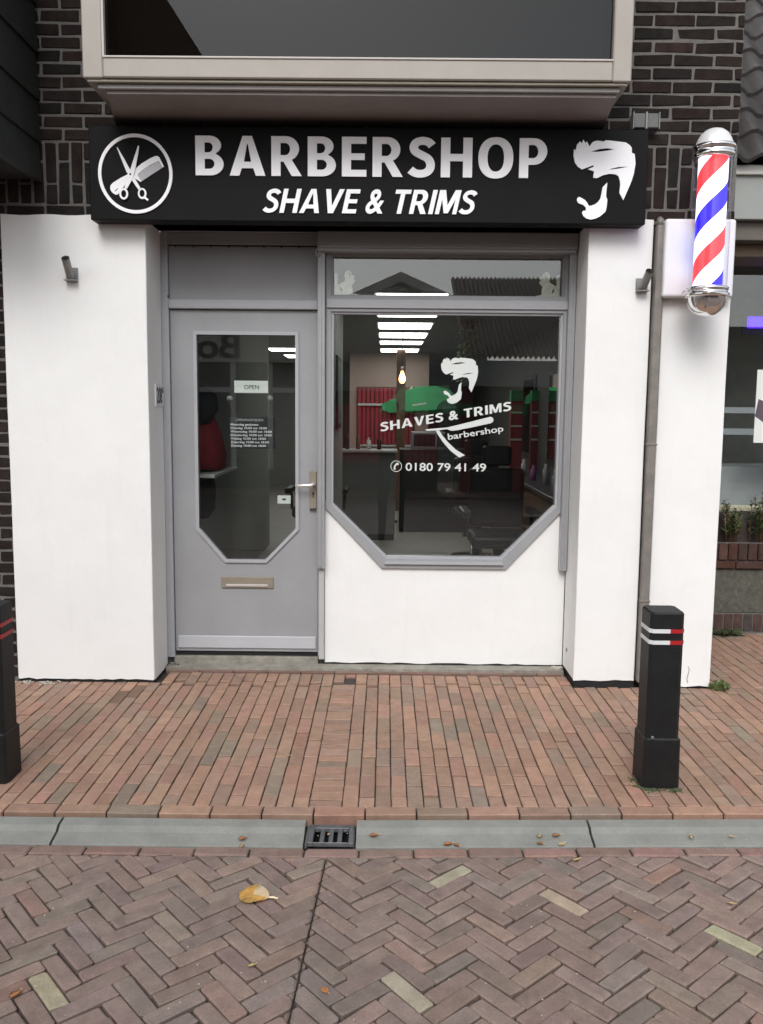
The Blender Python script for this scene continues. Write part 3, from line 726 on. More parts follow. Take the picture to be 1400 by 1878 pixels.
BEARD = [(283, 1010), (290, 985), (312, 974), (345, 988), (385, 1012), (412, 1040), (440, 1085), (475, 1080), (520, 1062), (560, 1030), (585, 990), (598, 920), (608, 850), (665, 792), (658, 900), (655, 965), (674, 1005), (668, 1100), (655, 1155), (590, 1212), (530, 1242), (470, 1255), (410, 1240), (372, 1210), (355, 1170), (365, 1148), (405, 1140), (402, 1105), (370, 1075), (330, 1060), (300, 1048)]
def hd(L, s, o, c=(620, 760)): return [(o[0]+(p[0]-c[0])*s, o[1]-(p[1]-c[1])*s) for p in L]
hs_, ho = .000418, (1.153, 2.840)
HE = obj('hair_emblem', shape([hd(HAIR, hs_, ho), hd(SL1, hs_, ho), hd(SL2, hs_, ho)], YL0, YL1), LETTER, sg)
obj('beard_emblem', shape([hd(BEARD, hs_, ho)], YL0, YL1), LETTER, HE)

# ------------------------------------------------------------------ window lettering (film on the pane)
FILM = pm('white_film', (.60, .63, .61), .5, .03, 6)
dec = thing('window_decal', 'white lettering and bearded head film on the shop window', 'window sign', (.35, .3645, 1.25))
DY0, DY1 = .3630, .3650
k5 = lambda p: at(680+p[0]/5, 630+p[1]/5, .364)
s5 = .000435
o5 = at(843, 698, .364)
hw = .000283
HD = obj('hair_silhouette', shape([hd(HAIR, hw, o5), hd(SL1, hw, o5), hd(SL2, hw, o5)], DY0, DY1), FILM, dec)
obj('beard_silhouette', shape([hd(BEARD, hw, o5)], DY0, DY1), FILM, HD)
a0, a1 = k5((92, 808)), k5((1300, 612)); ln = math.hypot(a1[0]-a0[0], a1[1]-a0[1])
bm = lettering('SHAVES & TRIMS', a0[0], a0[0]+ln, a0[1], a0[1]+.054, DY0, DY1, t=.20, gap=.12, shear=.12, amp=.03, rot=math.atan2(a1[1]-a0[1], a1[0]-a0[0])); obj('name_lettering', bm, FILM, dec)
a0, a1 = k5((715, 890)), k5((1222, 812)); ln = math.hypot(a1[0]-a0[0], a1[1]-a0[1])
bm = text_bm('barbershop', a0[0], a0[0]+ln, a0[1]-.008, a0[1]+.042, DY0, DY1, bold=.012, rot=math.atan2(a1[1]-a0[1], a1[0]-a0[0])); obj('barbershop_lettering', bm, FILM, dec)
RZ_ = obj('razor_handle', shape([[k5(p) for p in [(500, 788), (540, 784), (600, 778), (700, 770), (900, 722), (1095, 672), (1115, 676), (1126, 692), (1125, 715), (1105, 730), (950, 764), (790, 796), (740, 800), (700, 785), (620, 797), (520, 802)]]], DY0, DY1), FILM, dec)
obj('razor_blade', shape([[k5(p) for p in [(597, 800), (632, 800), (660, 845), (710, 905), (780, 972), (865, 1025), (812, 1046), (730, 982), (660, 900), (620, 840)]]], DY0, DY1), FILM, RZ_)
a0, a1 = k5((320, 1168)), k5((1058, 1168))
bm = text_bm('0180 79 41 49', a0[0], a1[0], a0[1], a0[1]+.050, DY0, DY1, bold=.012); obj('phone_number', bm, FILM, dec)
c0 = k5((235, 1125)); r0 = .0345
PH = obj('phone_symbol', shape([ring_pts(c0, r0, 40), ring_pts(c0, r0-.0035, 40)], DY0, DY1), FILM, dec)
hsp = [(8, 24), (14, 20), (18, 12), (10, 6), (5, 9), (-4, 0), (-7, -10), (-3, -13), (-6, -23), (-14, -22), (-17, -14), (-14, 2), (-4, 16)]
obj('handset', shape([[(c0[0]+p[0]*.00095, c0[1]+p[1]*.00095) for p in hsp]], DY0, DY1), FILM, PH)

# ------------------------------------------------------------------ things hung in and on the door
YD = .40
x0, z1 = at(430, 698, YD); x1, z0 = at(492, 721, YD)
t = thing('open_sign', 'small white card reading OPEN hanging inside the door glass', 'sign', ((x0+x1)/2, YD, z0))
obj('card', bx(x0, x1, YD, YD+.004, z0, z1), PAPER, t)
cw = x1-x0
obj('lettering', text_bm('OPEN', x0+cw*.29, x1-cw*.27, z0+(z1-z0)*.30, z0+(z1-z0)*.66, YD-.0012, YD-.0002, bold=.004), INK, t)
x0, z1 = at(421, 765, YD); x1, z0 = at(505, 823, YD)
t = thing('opening_hours_board', 'black board with white opening hours hanging inside the door', 'sign', ((x0+x1)/2, YD, z0))
obj('board', bx(x0, x1, YD, YD+.004, z0, z1), BOARD, t)
hh, ww = z1-z0, x1-x0
obj('heading', text_bm('OPENINGSTIJDEN', x0+ww*.14, x0+ww*.74, z1-hh*.145, z1-hh*.045, YD-.0012, YD-.0002, bold=.01), LETGREY, t)
rows = ['Maandag gesloten', 'Dinsdag 10:00 tot 18:00', 'Woensdag 10:00 tot 18:00', 'Donderdag 10:00 tot 18:00', 'Vrijdag 10:00 tot 18:00', 'Zaterdag 10:00 tot 18:00', 'Zondag 10:00 tot 18:00']
wd = [.63, .82, .93, .93, .80, .86, .80]
bm = NB()
for k, (s, q) in enumerate(zip(rows, wd)):
    zz = z1-hh*(.285+.113*k)
    merge(bm, text_bm(s, x0+ww*.025, x0+ww*q, zz, zz+hh*.088, YD-.0012, YD-.0002, bold=.012))
obj('lettering', bm, LETTER, t)
for lab, px_, py_, tx, ty in (('clear suction cup with string left of the OPEN card', 422, 731, 432, 766), ('clear suction cup with string right of the OPEN card', 496, 731, 489, 766)):
    cx_, cz_ = at(px_, py_, .385)
    t = thing('suction_cup', lab, 'suction cup', (cx_, .385, cz_), 'suction cups holding the hours board')
    bm = NB(); tube(bm, [(cx_, .3755, cz_), (cx_, .380, cz_), (cx_, .388, cz_)], [.019, .017, .006], 20); tube(bm, [(cx_, .388, cz_), (cx_, .390, cz_-.030)], [.006, .004], 8)
    obj('cup', bm, pm('milky_rubber', (.22, .23, .22), .4, .1, 30), t, smooth=True)
    ex, ez = at(tx, ty, .398)
    bm = NB(); tube(bm, [(cx_, .392, cz_-.028), (ex, .397, ez)], .0007, 6); obj('string', bm, GREYCLOTH, t)
x0, z1 = at(510, 908, YD); x1, z0 = at(534, 923, YD)
t = thing('door_notice', 'tiny white notice low on the door glass beside the handle', 'notice', ((x0+x1)/2, YD, z0))
obj('card', bx(x0, x1, YD-.02, YD-.017, z0, z1), PAPER, t)
obj('print', bx(x0+.03, x1-.03, YD-.0212, YD-.0202, z0+.02, z0+.032), INK, t)

# house number on the reveal of the left pier (its face looks right)
t = thing('house_number_plate', 'grey house number plate 208 on the inner side of left pier', 'house number', (-1.34, .2, 1.60))
obj('plate', bx(-1.348, -1.3385, .135, .310, 1.615, 1.745, .002), pm('plate_grey', (.66, .67, .68), .5, .05, 20), t)
bm = text_bm('208', 0, .118, 1.632, 1.726, -.002, 0, bold=.012); merge(bm, text_bm('a', .126, .150, 1.695, 1.728, -.002, 0, bold=.01))
for v in bm.verts: v.co = Vector((-1.3380-v.co.y*.5, .150+v.co.x, v.co.z))
obj('digits', bm, INK, t)

# two pierced dog ornaments in the corners of the transom
DOG = [(0, 0), (.155, 0), (.155, .008), (.135, .012), (.118, .014), (.116, .045), (.112, .062), (.128, .075), (.134, .090), (.122, .097), (.130, .108), (.126, .118), (.112, .120), (.110, .134), (.098, .142), (.086, .150), (.074, .140), (.066, .128), (.064, .108), (.070, .092), (.060, .080), (.044, .074), (.032, .066), (.022, .064), (.020, .128), (.006, .132), (0, .128)]
DH = [(.034, .040), (.044, .024), (.052, .026), (.046, .042), (.036, .054)]
DE = [(.092, .118), (.102, .112), (.106, .124), (.098, .128)]
for lab, xa, sgn in (('cream pierced dog ornament in left corner of the transom pane', WL+.014, 1), ('cream pierced dog ornament in right corner of the transom pane', WR-.014, -1)):
    mp = lambda Lp: [(xa+sgn*p[0]*.93, 2.287+p[1]*1.03) for p in Lp]
    t = obj('dog_ornament', shape([mp(DOG), mp(DH), mp(DE)], .385, .400), CREAMORN, base=(xa+sgn*.07, .39, 2.287))
    bmx = bmesh.new(); bmx.from_mesh(t.data); bmesh.ops.bevel(bmx, geom=[e for e in bmx.edges if e.is_manifold and e.calc_face_angle(0) > .6], offset=.002, segments=2, affect='EDGES'); bmx.to_mesh(t.data); bmx.free()
    tag(t, lab, 'ornament', 'dog ornaments in the transom')

# ------------------------------------------------------------------ flag pole holders, pipe, junction box
def flag_holder(lab, plate, tip):
    X0, Z0, X1, Z1 = plate; cx_ = (X0+X1)/2
    t = thing('flag_holder', lab, 'flag holder', (cx_, -.01, Z0), 'flag holders on the white piers')
    bm = NB(); box(bm, X0, X1, -.010, .004, Z0, Z1, .002); box(bm, X0, X1, -.050, -.0105, Z0, Z0+.008, .002); obj('plate', bm, GALV, t)
    bm = NB(); tube(bm, [(cx_, -.030, Z0+.022), tip], .0215, 20, caps=False); tube(bm, [tip, (cx_*.3+tip[0]*.7, -.030*.3+tip[1]*.7, (Z0+.022)*.3+tip[2]*.7)], .0175, 20, caps=False)
    bmesh.ops.recalc_face_normals(bm, faces=bm.faces); obj('socket', bm, GALV, t, smooth=False)
    bm = NB(); tube(bm, [(cx_, -.031, Z0+.024), (cx_*.7+tip[0]*.3, -.031*.7+tip[1]*.3, (Z0+.024)*.7+tip[2]*.3)], .018, 16); obj('socket_bottom', bm, DARKGAP, t)
flag_holder('galvanised flag holder leaning left on the wide left pier', (-1.790, 2.300, -1.724, 2.376), (-1.752, -.115, 2.410))
flag_holder('galvanised flag holder leaning right beside the downpipe', (1.382, 2.270, 1.446, 2.345), (1.424, -.115, 2.368))
t = thing('downpipe', 'weathered grey downpipe between the two right hand plaster piers', 'pipe', (1.50, -.02, 0))
bm = NB(); box(bm, 1.478, 1.527, -.040, .030, .04, 2.630, .010, seg=3); obj('pipe', bm, PIPE, t, smooth=False)
bm = NB(); tube(bm, [(1.5025, -.004, 2.628), (1.5025, -.004, 2.655), (1.5025, .012, 2.672)], [.024, .023, .014], 16); obj('cap', bm, PIPE, t, smooth=True)
for z in (.52, 1.42): obj('bracket', bx(1.4745, 1.5305, -.043, .02, z, z+.012, .002), PIPE, t)
t = thing('junction_box', 'grey twin wall box on the bricks above the sign end', 'junction box', (1.388, -.02, 3.13))
PB = pm('grey_box_plastic', (.10, .105, .10), .5, .08, 20); PE = pm('pale_box_edge', (.30, .30, .29), .5, .05, 20)
for a in (1.318, 1.390):
    bxp = obj('cover', bx(a+.004, a+.066, -.052, -.005, 3.132, 3.208, .004), PB, t)
    obj('edge', bx(a-.001, a+.0035, -.056, .01, 3.126, 3.214, .001), PE, bxp); obj('edge', bx(a+.0665, a+.0705, -.056, .01, 3.126, 3.214, .001), PE, bxp)
obj('back_plate', bx(1.320, 1.460, -.0045, .016, 3.128, 3.212, .002), PB, t)

# ------------------------------------------------------------------ barber pole
PX, PY = 1.695, -.235
bp = thing('barber_pole', 'lit red white and blue barber pole on the right pier', 'barber pole', (PX, PY, 2.1))
obj('back_box', bx(1.512, 1.897, -.075, -.006, 2.236, 2.655, .016, seg=3), WHITEPLASTIC, bp)
bm = NB(); box(bm, PX-.03, PX+.03, -.20, -.0755, 2.18, 2.235, .006); box(bm, PX-.03, PX+.03, -.16, -.0755, 2.60, 2.63, .006); obj('bracket', bm, CHROME, bp)
ES = 1.0
SM = [emit_mat('lit_red_stripe', (1.0, .06, .07), ES*.62, (.5, .02, .03)), emit_mat('lit_white_stripe', (.80, .84, 1.0), ES, (.8, .8, .8)), emit_mat('lit_blue_stripe', (.030, .012, 1.0), ES*.75, (.02, .01, .6))]
zb, zt, rd, pit = 2.262, 2.925, .0755, .447
bm = NB(); n = 64; edges = [0, .235, .50, .735, 1.0]
def hz(th, q): return q*pit+th/(2*math.pi)*pit
TH0 = R(-90)
for turn in range(-3, 4):
    for b in range(4):
        q0, q1 = turn+edges[b], turn+edges[b+1]
        for k in range(n):
            t0, t1 = 2*math.pi*k/n, 2*math.pi*(k+1)/n
            Z = [zb+.362+hz(t0-math.pi/2, q0), zb+.362+hz(t1-math.pi/2, q0), zb+.362+hz(t1-math.pi/2, q1), zb+.362+hz(t0-math.pi/2, q1)]
            Z = [min(max(z, zb), zt) for z in Z]
            if max(Z)-min(Z) < 1e-5 or (Z[3]-Z[0] < 1e-5 and Z[2]-Z[1] < 1e-5): continue
            pts = []
            for tt, z in ((t0, Z[0]), (t1, Z[1]), (t1, Z[2]), (t0, Z[3])):
                p = (PX+rd*math.cos(tt-math.pi), PY+rd*math.sin(tt-math.pi), z)
                if not pts or (Vector(p)-Vector(pts[-1])).length > 1e-6: pts.append(p)
            if len(pts) > 2:
                f = bm.faces.new([bm.verts.new(p) for p in pts]); f.material_index = (2, 1, 0, 1)[b]; f.smooth = True
bmesh.ops.remove_doubles(bm, verts=bm.verts, dist=1e-5)
obj('striped_drum', bm, SM, bp)
bm = NB(); tube(bm, [(PX, PY, zb-.01), (PX, PY, zt+.01)], .0985, 40, caps=False); obj('glass_tube', bm, TUBE, bp, smooth=True)
bm = NB(); lathe(bm, [(0, .150), (.018, .149), (.045, .140), (.068, .122), (.084, .096), (.094, .070), (.098, .058)], (PX, PY, zt), 40)
obj('top_dome', bm, pm('white_enamel_dome', (.80, .80, .80), .25, .03, 8, metal=.3), bp, smooth=True)
bm = NB(); lathe(bm, [(.0985, .060), (.109, .058), (.112, .048), (.109, .040), (.104, .037), (.104, .020), (.109, .017), (.109, .004), (.104, .000), (.099, -.006), (.085, -.006)], (PX, PY, zt), 40); obj('top_collar', bm, CHROME, bp, smooth=True)
bm = NB(); lathe(bm, [(.085, .008), (.100, .006), (.109, .000), (.109, -.010), (.104, -.014), (.104, -.026), (.114, -.030), (.116, -.042), (.110, -.048), (.100, -.050)], (PX, PY, zb), 40); obj('bottom_collar', bm, CHROME, bp, smooth=True)
bm = NB(); lathe(bm, [(.102, -.050), (.099, -.072), (.090, -.098), (.072, -.122), (.048, -.140), (.020, -.149), (0, -.152)], (PX, PY, zb), 40); obj('bottom_dome', bm, CHROME, bp, smooth=True)
bm = NB(); tube(bm, [(PX+.121*math.cos(a), PY+.121*math.sin(a), zb-.036-.02*math.cos(a)) for a in [k*math.pi/16 for k in range(14, 33)]], .004, 8); obj('hanger_wire', bm, CHROME, bp, smooth=True)

# ------------------------------------------------------------------ bollards
def bollard(x, y, lab, redside):
    t = thing('bollard', lab, 'bollard', (x, y, 0), 'black bollards along the pavement edge')
    def prism(bm, hw0, hw1, z0, z1, c):
        def sec(hw, z, c): return [(x+a, y+b, z) for a, b in ((-hw+c, -hw), (hw-c, -hw), (hw, -hw+c), (hw, hw-c), (hw-c, hw), (-hw+c, hw), (-hw, hw-c), (-hw, -hw+c))]
        A = [bm.verts.new(p) for p in sec(hw0, z0, c)]; D = [bm.verts.new(p) for p in sec(hw1, z1, c)]
        for k in range(8): bm.faces.new((A[k], A[(k+1) % 8], D[(k+1) % 8], D[k]))
        return A, D
    bm = NB(); A, D = prism(bm, .080, .078, -.05, .215, .010); E2 = [bm.verts.new((x+(v.co.x-x)*.92, y+(v.co.y-y)*.92, .222)) for v in D]
    for k in range(8): bm.faces.new((D[k], D[(k+1) % 8], E2[(k+1) % 8], E2[k]))
    bm.faces.new(E2); bm.faces.new(A); obj('base', bm, BOLLARD, t)
    bm = NB(); A, D = prism(bm, .0715, .0715, .2225, .762, .014); E2 = [bm.verts.new((x+(v.co.x-x)*.93, y+(v.co.y-y)*.93, .770)) for v in D]
    for k in range(8): bm.faces.new((D[k], D[(k+1) % 8], E2[(k+1) % 8], E2[k]))
    bm.faces.new(E2); bm.faces.new(A); obj('post', bm, BOLLARD, t)
    for z in (.632, .681):
        bm = NB(); prism(bm, .0735, .0735, z, z+.017, .014)
        A = [v for v in bm.verts]; bm.faces.new(A[:8]); bm.faces.new(A[8:])
        bmesh.ops.bisect_plane(bm, geom=bm.verts[:]+bm.edges[:]+bm.faces[:], plane_co=(x+redside, 0, 0), plane_no=(1, 0, 0))
        bmesh.ops.recalc_face_normals(bm, faces=bm.faces)
        for f in bm.faces:
            c = f.calc_center_median()
            f.material_index = 1 if (c.x > x+redside if redside > -.05 else c.y < y+.07) else 0
        obj('reflector_band', bm, [WHITESTRIPE, RED], t)
    for sx in (-1,):
        bm = NB(); box(bm, x+sx*.045-.006, x+sx*.045+.006, y-.082, y-.074, .221, .233, .002); obj('bolt', bm, GALV, t)
bollard(1.195, -1.302, 'black square bollard with white and red bands before the downpipe', .012)
bollard(-1.682, -1.335, 'black square bollard with red bands at the left edge of the pavement', -.06)

# ------------------------------------------------------------------ fallen leaves
def leaf(px_, py_, size, rot, M, lab, z=RZ+.004, name='fallen_leaf', wide=.40, M2=None):
    X, Y = gnd(px_, py_, z); bm = NB(); n = 9; rows_ = []
    for k in range(n+1):
        s = k/n; wv = wide*.9*max(0, math.sin(math.pi*s**.9))**.75*(1-.12*s)+.004
        cz = .035*size*math.sin(math.pi*s)+.003
        rows_.append([bm.verts.new((size*(s-.5), -wv*size, cz+.05*size*rnd.uniform(.2, 1.0))), bm.verts.new((size*(s-.5), 0, cz)), bm.verts.new((size*(s-.5), wv*size, cz+.05*size*rnd.uniform(.2, 1.0)))])
    for a, b in zip(rows_[:-1], rows_[1:]):
        for q in (0, 1): bm.faces.new((a[q], a[q+1], b[q+1], b[q]))
    geom = bmesh.ops.solidify(bm, geom=bm.faces[:], thickness=-.0008)
    tube(bm, [(size*.48, 0, .005), (size*.62, .02*size, .006), (size*.76, .03*size, .003)], .0035*size/.12, 6)
    me = bpy.data.meshes.new(name); bmesh.ops.recalc_face_normals(bm, faces=bm.faces); 
    for f in bm.faces:
        c = f.calc_center_median(); f.material_index = 1 if M2 and c.x > -.02*size and c.y > -.12*size else 0
    bm.to_mesh(me); bm.free(); me.materials.append(M)
    if M2: me.materials.append(M2)
    o = bpy.data.objects.new(name, me); C.objects.link(o); o.location = (X, Y, z); o.rotation_euler = (0, 0, rot)
    for p in me.polygons: p.use_smooth = True
    tag(o, lab, 'leaf', 'fallen leaves')
leaf(467, 1644, .110, R(-14), LEAFY, 'large yellow leaf with stalk lying on the road bricks', wide=.60, M2=pm('leaf_shine', (.90, .74, .50), .5, .1, 30))  # pale half: the shine on the blade is put into the colour
leaf(445, 1539, .034, R(40), LEAFO, 'orange leaf scrap lying on the kerb left of drain', -.034)
leaf(444, 1552, .026, R(80), LEAFP, 'pale leaf scrap on the kerb edge left of drain', -.042)
leaf(462, 1772, .026, R(30), LEAFP, 'small pale yellow leaf scrap below the large yellow leaf')
leaf(596, 1818, .030, R(-50), LEAFO, 'orange leaf scrap beside the saw cut in the road')
leaf(686, 1533, .036, R(10), LEAFO, 'orange leaf on the kerb just right of the drain', -.030)
leaf(822, 1549, .038, R(20), LEAFO, 'brown orange leaf at the kerb foot below the window', -.042)
leaf(838, 1551, .026, R(-40), LEAFO, 'smaller leaf scrap touching the brown one at the kerb foot', -.042)
leaf(990, 1534, .028, R(70), LEAFP, 'pale scrap on the kerb left of the pair of leaves', -.030)
leaf(1020, 1533, .034, R(15), LEAFO, 'brownish leaf high on the kerb near the open joint', -.030)
leaf(991, 1548, .026, R(-20), LEAFO, 'orange leaf crumb low on the kerb near its joint', -.042)
leaf(1031, 1549, .030, R(35), LEAFP, 'pale orange leaf low on the kerb just left of its joint', -.042)
leaf(1057, 1578, .032, R(25), LEAFP, 'cream leaf scrap on the first road bricks under the kerb')
leaf(1268, 1536, .028, R(80), LEAFP, 'pale leaf scrap on the kerb in front of right bollard', -.030)
leaf(1341, 1658, .026, R(-15), LEAFP, 'whitish leaf scrap on the road far right')
leaf(28, 1825, .036, R(60), LEAFO, 'orange leaf at the lower left corner of the road')
leaf(603, 1531, .020, R(90), LEAFP, 'tiny yellow leaf caught on a bar of the drain grate', -.026)
leaf(530, 1387, .024, R(20), LEAFP, 'tiny pale leaf on the pavement before the door', .005)
leaf(1342, 1535, .022, R(-30), LEAFP, 'tiny pale scrap on the kerb at the far right', -.030)

# grit: pale crumbs on the road, on the step and at the pier foot
bm = NB()
def crumb(x, y, z, r):
    t = bmesh.new(); bmesh.ops.create_icosphere(t, subdivisions=1, radius=r)
    for v in t.verts: v.co = Vector((x+v.co.x*rnd.uniform(.7, 1.3), y+v.co.y*rnd.uniform(.7, 1.3), z+v.co.z*.6))
    merge(bm, t, 0)
for k in range(190): crumb(rnd.uniform(-1.6, 1.6), rnd.uniform(-2.9, -1.95), RZ+.001, rnd.choice((.0012, .0016, .002, .0032)))
for k in range(60): crumb(rnd.uniform(-1.5, 1.5), rnd.uniform(-1.82, -1.70), -.026, rnd.choice((.0012, .0018, .0025)))
for k in range(60): crumb(rnd.gauss(-2.02, .10), rnd.gauss(-.03, .02), .002, rnd.uniform(.003, .011))
for k in range(90): crumb(rnd.uniform(-1.33, 1.09), rnd.uniform(.21, .32), .026, rnd.uniform(.0015, .004))
for k in range(60): crumb(rnd.uniform(-1.9, 1.9), rnd.uniform(-1.5, .1), .002, rnd.uniform(.0015, .003))
for k in range(14): crumb(rnd.gauss(1.085, .02), rnd.gauss(.29, .015), .03, rnd.uniform(.006, .016))
g_ = obj('grit', bm, pm('pale_grit', (.40, .37, .32), .9, .3, 60)); g_['kind'] = 'stuff'
# weeds and moss
def weed(x, y, z, r, n, lab, M=WEED, hgt=.06, name='weed'):
    bm = NB()
    for k in range(n):
        a = rnd.uniform(0, 2*math.pi); l = r*rnd.uniform(.4, 1); wv = rnd.uniform(.004, .010)*min(1, r/.06)
        bx0, by0 = x+rnd.gauss(0, r*.25), y+rnd.gauss(0, r*.15); d = Vector((math.cos(a), math.sin(a), 0)); s = Vector((-d.y, d.x, 0))
        h = hgt*rnd.uniform(.3, 1); p0 = Vector((bx0, by0, z)); p1 = p0+d*l*.5+Vector((0, 0, h)); p2 = p0+d*l+Vector((0, 0, h*.55))
        v = [bm.verts.new(q) for q in (p0, p1-s*wv, p2, p1+s*wv)]; bm.faces.new((v[0], v[1], v[2])); bm.faces.new((v[0], v[2], v[3]))
    o = obj(name, bm, M, base=(x, y, z)); tag(o, lab, 'plant'); return o
X, Y = gnd(1312, 1264); weed(X, Y, 0, .075, 46, 'green weed tuft at the foot of the right hand white pier', hgt=.05)
X, Y = gnd(318, 1226); weed(X, Y, .004, .05, 40, 'mossy weed in the corner of left pier and step', MOSS, .03)
weed(2.50, 1.26, 0, .12, 70, 'weeds growing along the foot of the planter wall', MOSS, .05)
def moss(name, pts, n, z, spread, lab):
    bm = NB()
    for k in range(n):
        a, b = rnd.choice(pts); x, y = a+rnd.gauss(0, spread), b+rnd.gauss(0, spread); r = rnd.uniform(.002, .006)
        t = bmesh.new(); bmesh.ops.create_icosphere(t, subdivisions=1, radius=r)
        for v in t.verts: v.co = Vector((v.co.x+x, v.co.y+y, v.co.z*.5+z))
        merge(bm, t, 0)
    o = obj(name, bm, MOSS); o['kind'] = 'stuff'
bm0 = [(-1.30+.02*k, .235) for k in range(6)]+[(-.35+.01*k, .24) for k in range(5)]+[(.9, .24), (.55, .24)]
moss('moss', bm0, 160, .006, .012, '')
bmp = [(1.195+dx, -1.392) for dx in (-.07, -.04, 0, .04, .07)]+[(1.10, -1.36), (1.105, -1.30)]
moss('moss', bmp, 220, .002, .012, '')

# ------------------------------------------------------------------ left neighbour: boarded upper storey
nb = thing('boarded_upper_storey', 'dark timber clad upper storey jutting out at the left edge', 'building', (-2.5, -.75, 2.84))
bm = NB(); zz = 2.838
hts = [.205, .222, .245, .25, .25, .25, .25, .25, .25]
for h in hts:
    v = [(-1.905, zz), (-1.905-.012, zz+h-.006), (-1.94, zz+h-.006), (-1.94, zz)]
    V0 = [bm.verts.new((p[0], -.62, p[1])) for p in v]; V1 = [bm.verts.new((p[0], -.004, p[1])) for p in v]
    for k in range(4): bm.faces.new((V0[k], V0[(k+1) % 4], V1[(k+1) % 4], V1[k]))
    bm.faces.new(V0); bm.faces.new(V1); zz += h
obj('cladding', bm, DARKWOOD, nb)
obj('core', bx(-3.6, -1.941, -.61, .0, 2.85, 5.0), DARKGAP, nb)
bm = NB(); box(bm, -3.6, -1.89, -.65, -.621, 2.80, 5.0); obj('front_board', bm, DARKWOOD, nb)
# ------------------------------------------------------------------ right neighbour shop
ns = thing('neighbour_shop', 'set back neighbouring shop with tiled roof and dark window at right', 'building', (3.3, 1.5, 0))
NX0, NX1 = 1.925, 5.4
G = Bricks(); mapn = lambda x, z, h: (x, 1.33-h, z)
REDB = [(3, (.075, .034, .026)), (2, (.060, .034, .029)), (1, (.095, .05, .042))]
x = NX0
while x < NX1:
    G.add(rect(x+.004, x+.068, .012, .140), .006, .012, pick([(2, (.075, .045, .040)), (1, (.06, .05, .047))]), .003, worn=.004, mapf=mapn)
    G.add(rect(x+.004, x+.068, .545, .665), .022, .03, pick(REDB), .004, worn=.005, mapf=mapn)
    x += .072
x = NX0
while x < NX1: G.add(rect(x+.004, x+.208, .482, .536), .024, .03, pick(REDB), .004, worn=.005, mapf=mapn); x += .212
me = G.mesh('wall_brick'); obj('wall_brick', me, WALLBRICK, ns)
obj('render_base', bx(NX0, NX1, 1.332, 1.46, .148, .474, .004), pm('mossy_render', (.085, .083, .068), .95, .35, 25, bump=.8, bscale=45, fine=.2), ns)
obj('planter_core', bx(NX0, NX1, 1.331, 1.45, .476, .655), MORTAR, ns)
obj('base_core', bx(NX0, NX1, 1.331, 1.45, -.05, .147), MORTAR, ns)
obj('soil', bx(NX0, NX1, 1.451, 1.64, .40, .62), JOINT, ns)
obj('sill_wall', bx(NX0, NX1, 1.645, 1.88, .0, .80), pm('dark_sill', (.05, .032, .027), .8, .3, 25), ns)
obj('window_frame', shape([[(NX0, .801), (NX1, .801), (NX1, 2.78), (NX0, 2.78)], [(NX0+.06, .86), (NX1-.1, .86), (NX1-.1, 2.70), (NX0+.06, 2.70)]], 1.66, 1.74), pm('dark_frame', (.05, .045, .04), .5, .1, 6), ns)
obj('window_pane', bx(NX0+.05, NX1-.09, 1.70, 1.706, .85, 2.71), GLASS, ns)
obj('wood_strip', bx(NX0, NX1, 1.30, 1.70, 2.695, 2.780, .004), pm('tan_wood', (.17, .125, .085), .6, .15, 6), ns)
obj('soffit_board', bx(NX0, NX1, 1.16, 1.64, 2.7805, 2.905, .004), pm('grey_brown_board', (.12, .105, .09), .7, .1, 5), ns)
obj('fascia', bx(NX0+.0, NX1, 1.10, 1.60, 2.906, 3.190, .004), pm('pale_grey_fascia', (.30, .315, .30), .6, .05, 4), ns)
obj('fascia_trim', bx(NX0, NX1, 1.07, 1.60, 3.1905, 3.252, .004), pm('white_trim', (.58, .58, .55), .55, .05, 5), ns)
bm = NB()
slope = R(48); cols, rws = 9, 14
for c in range(cols):
    for r_ in range(rws):
        X0 = NX0+.01+c*.215; s0 = r_*.27
        prof = [(0, .0), (.03, .018), (.07, .052), (.11, .060), (.15, .040), (.185, .010), (.225, .004)]
        A, D = [], []
        for (dx, dz) in prof:
            for lst, s, lift in ((A, s0-.03, .028), (D, s0+.28, .0)):
                yy = 1.05+s*math.cos(slope)-dz*math.sin(slope)-lift*math.sin(slope); z_ = 3.27+s*math.sin(slope)+dz*math.cos(slope)+lift*math.cos(slope)
                lst.append(bm.verts.new((X0+dx, yy, z_)))
        A2 = [bm.verts.new(v.co+Vector((0, .010, -.022))) for v in A]
        for k in range(len(prof)-1):
            f = bm.faces.new((A[k], A[k+1], D[k+1], D[k])); f.smooth = True
            bm.faces.new((A2[k], A2[k+1], A[k+1], A[k]))
obj('tiled_roof', bm, pm('dark_pantile', (.032, .028, .026), .6, .3, 8, bump=.2, bscale=50), ns)
bm = NB(); v = [bm.verts.new(p) for p in ((NX0, 1.15, 3.255), (NX1, 1.15, 3.255), (NX1, 3.7, 6.1), (NX0, 3.7, 6.1), (NX0, 3.7, 3.255), (NX1, 3.7, 3.255))]
for q in ((0, 1, 2, 3), (0, 3, 4), (1, 5, 2), (0, 4, 5, 1), (3, 2, 5, 4)): bm.faces.new([v[i] for i in q])
obj('roof_body', bm, DARKGAP, ns)
obj('room_shell', bx(NX0, NX1, 4.2, 4.3, 0, 3.2), pm('grey_shop_wall', (.26, .25, .22), .8, .25, 2), ns)
obj('reflection_block', bx(NX0, NX1, 2.2, 2.9, 0, 1.17, .01), pm('reflection_grey', (.42, .43, .44), .7, .1, 4), ns)  # grey block stands in for the street reflected in the lower glass
obj('room_top', bx(NX0, NX1, 1.75, 4.19, 2.79, 2.9), ROOMDARK, ns)
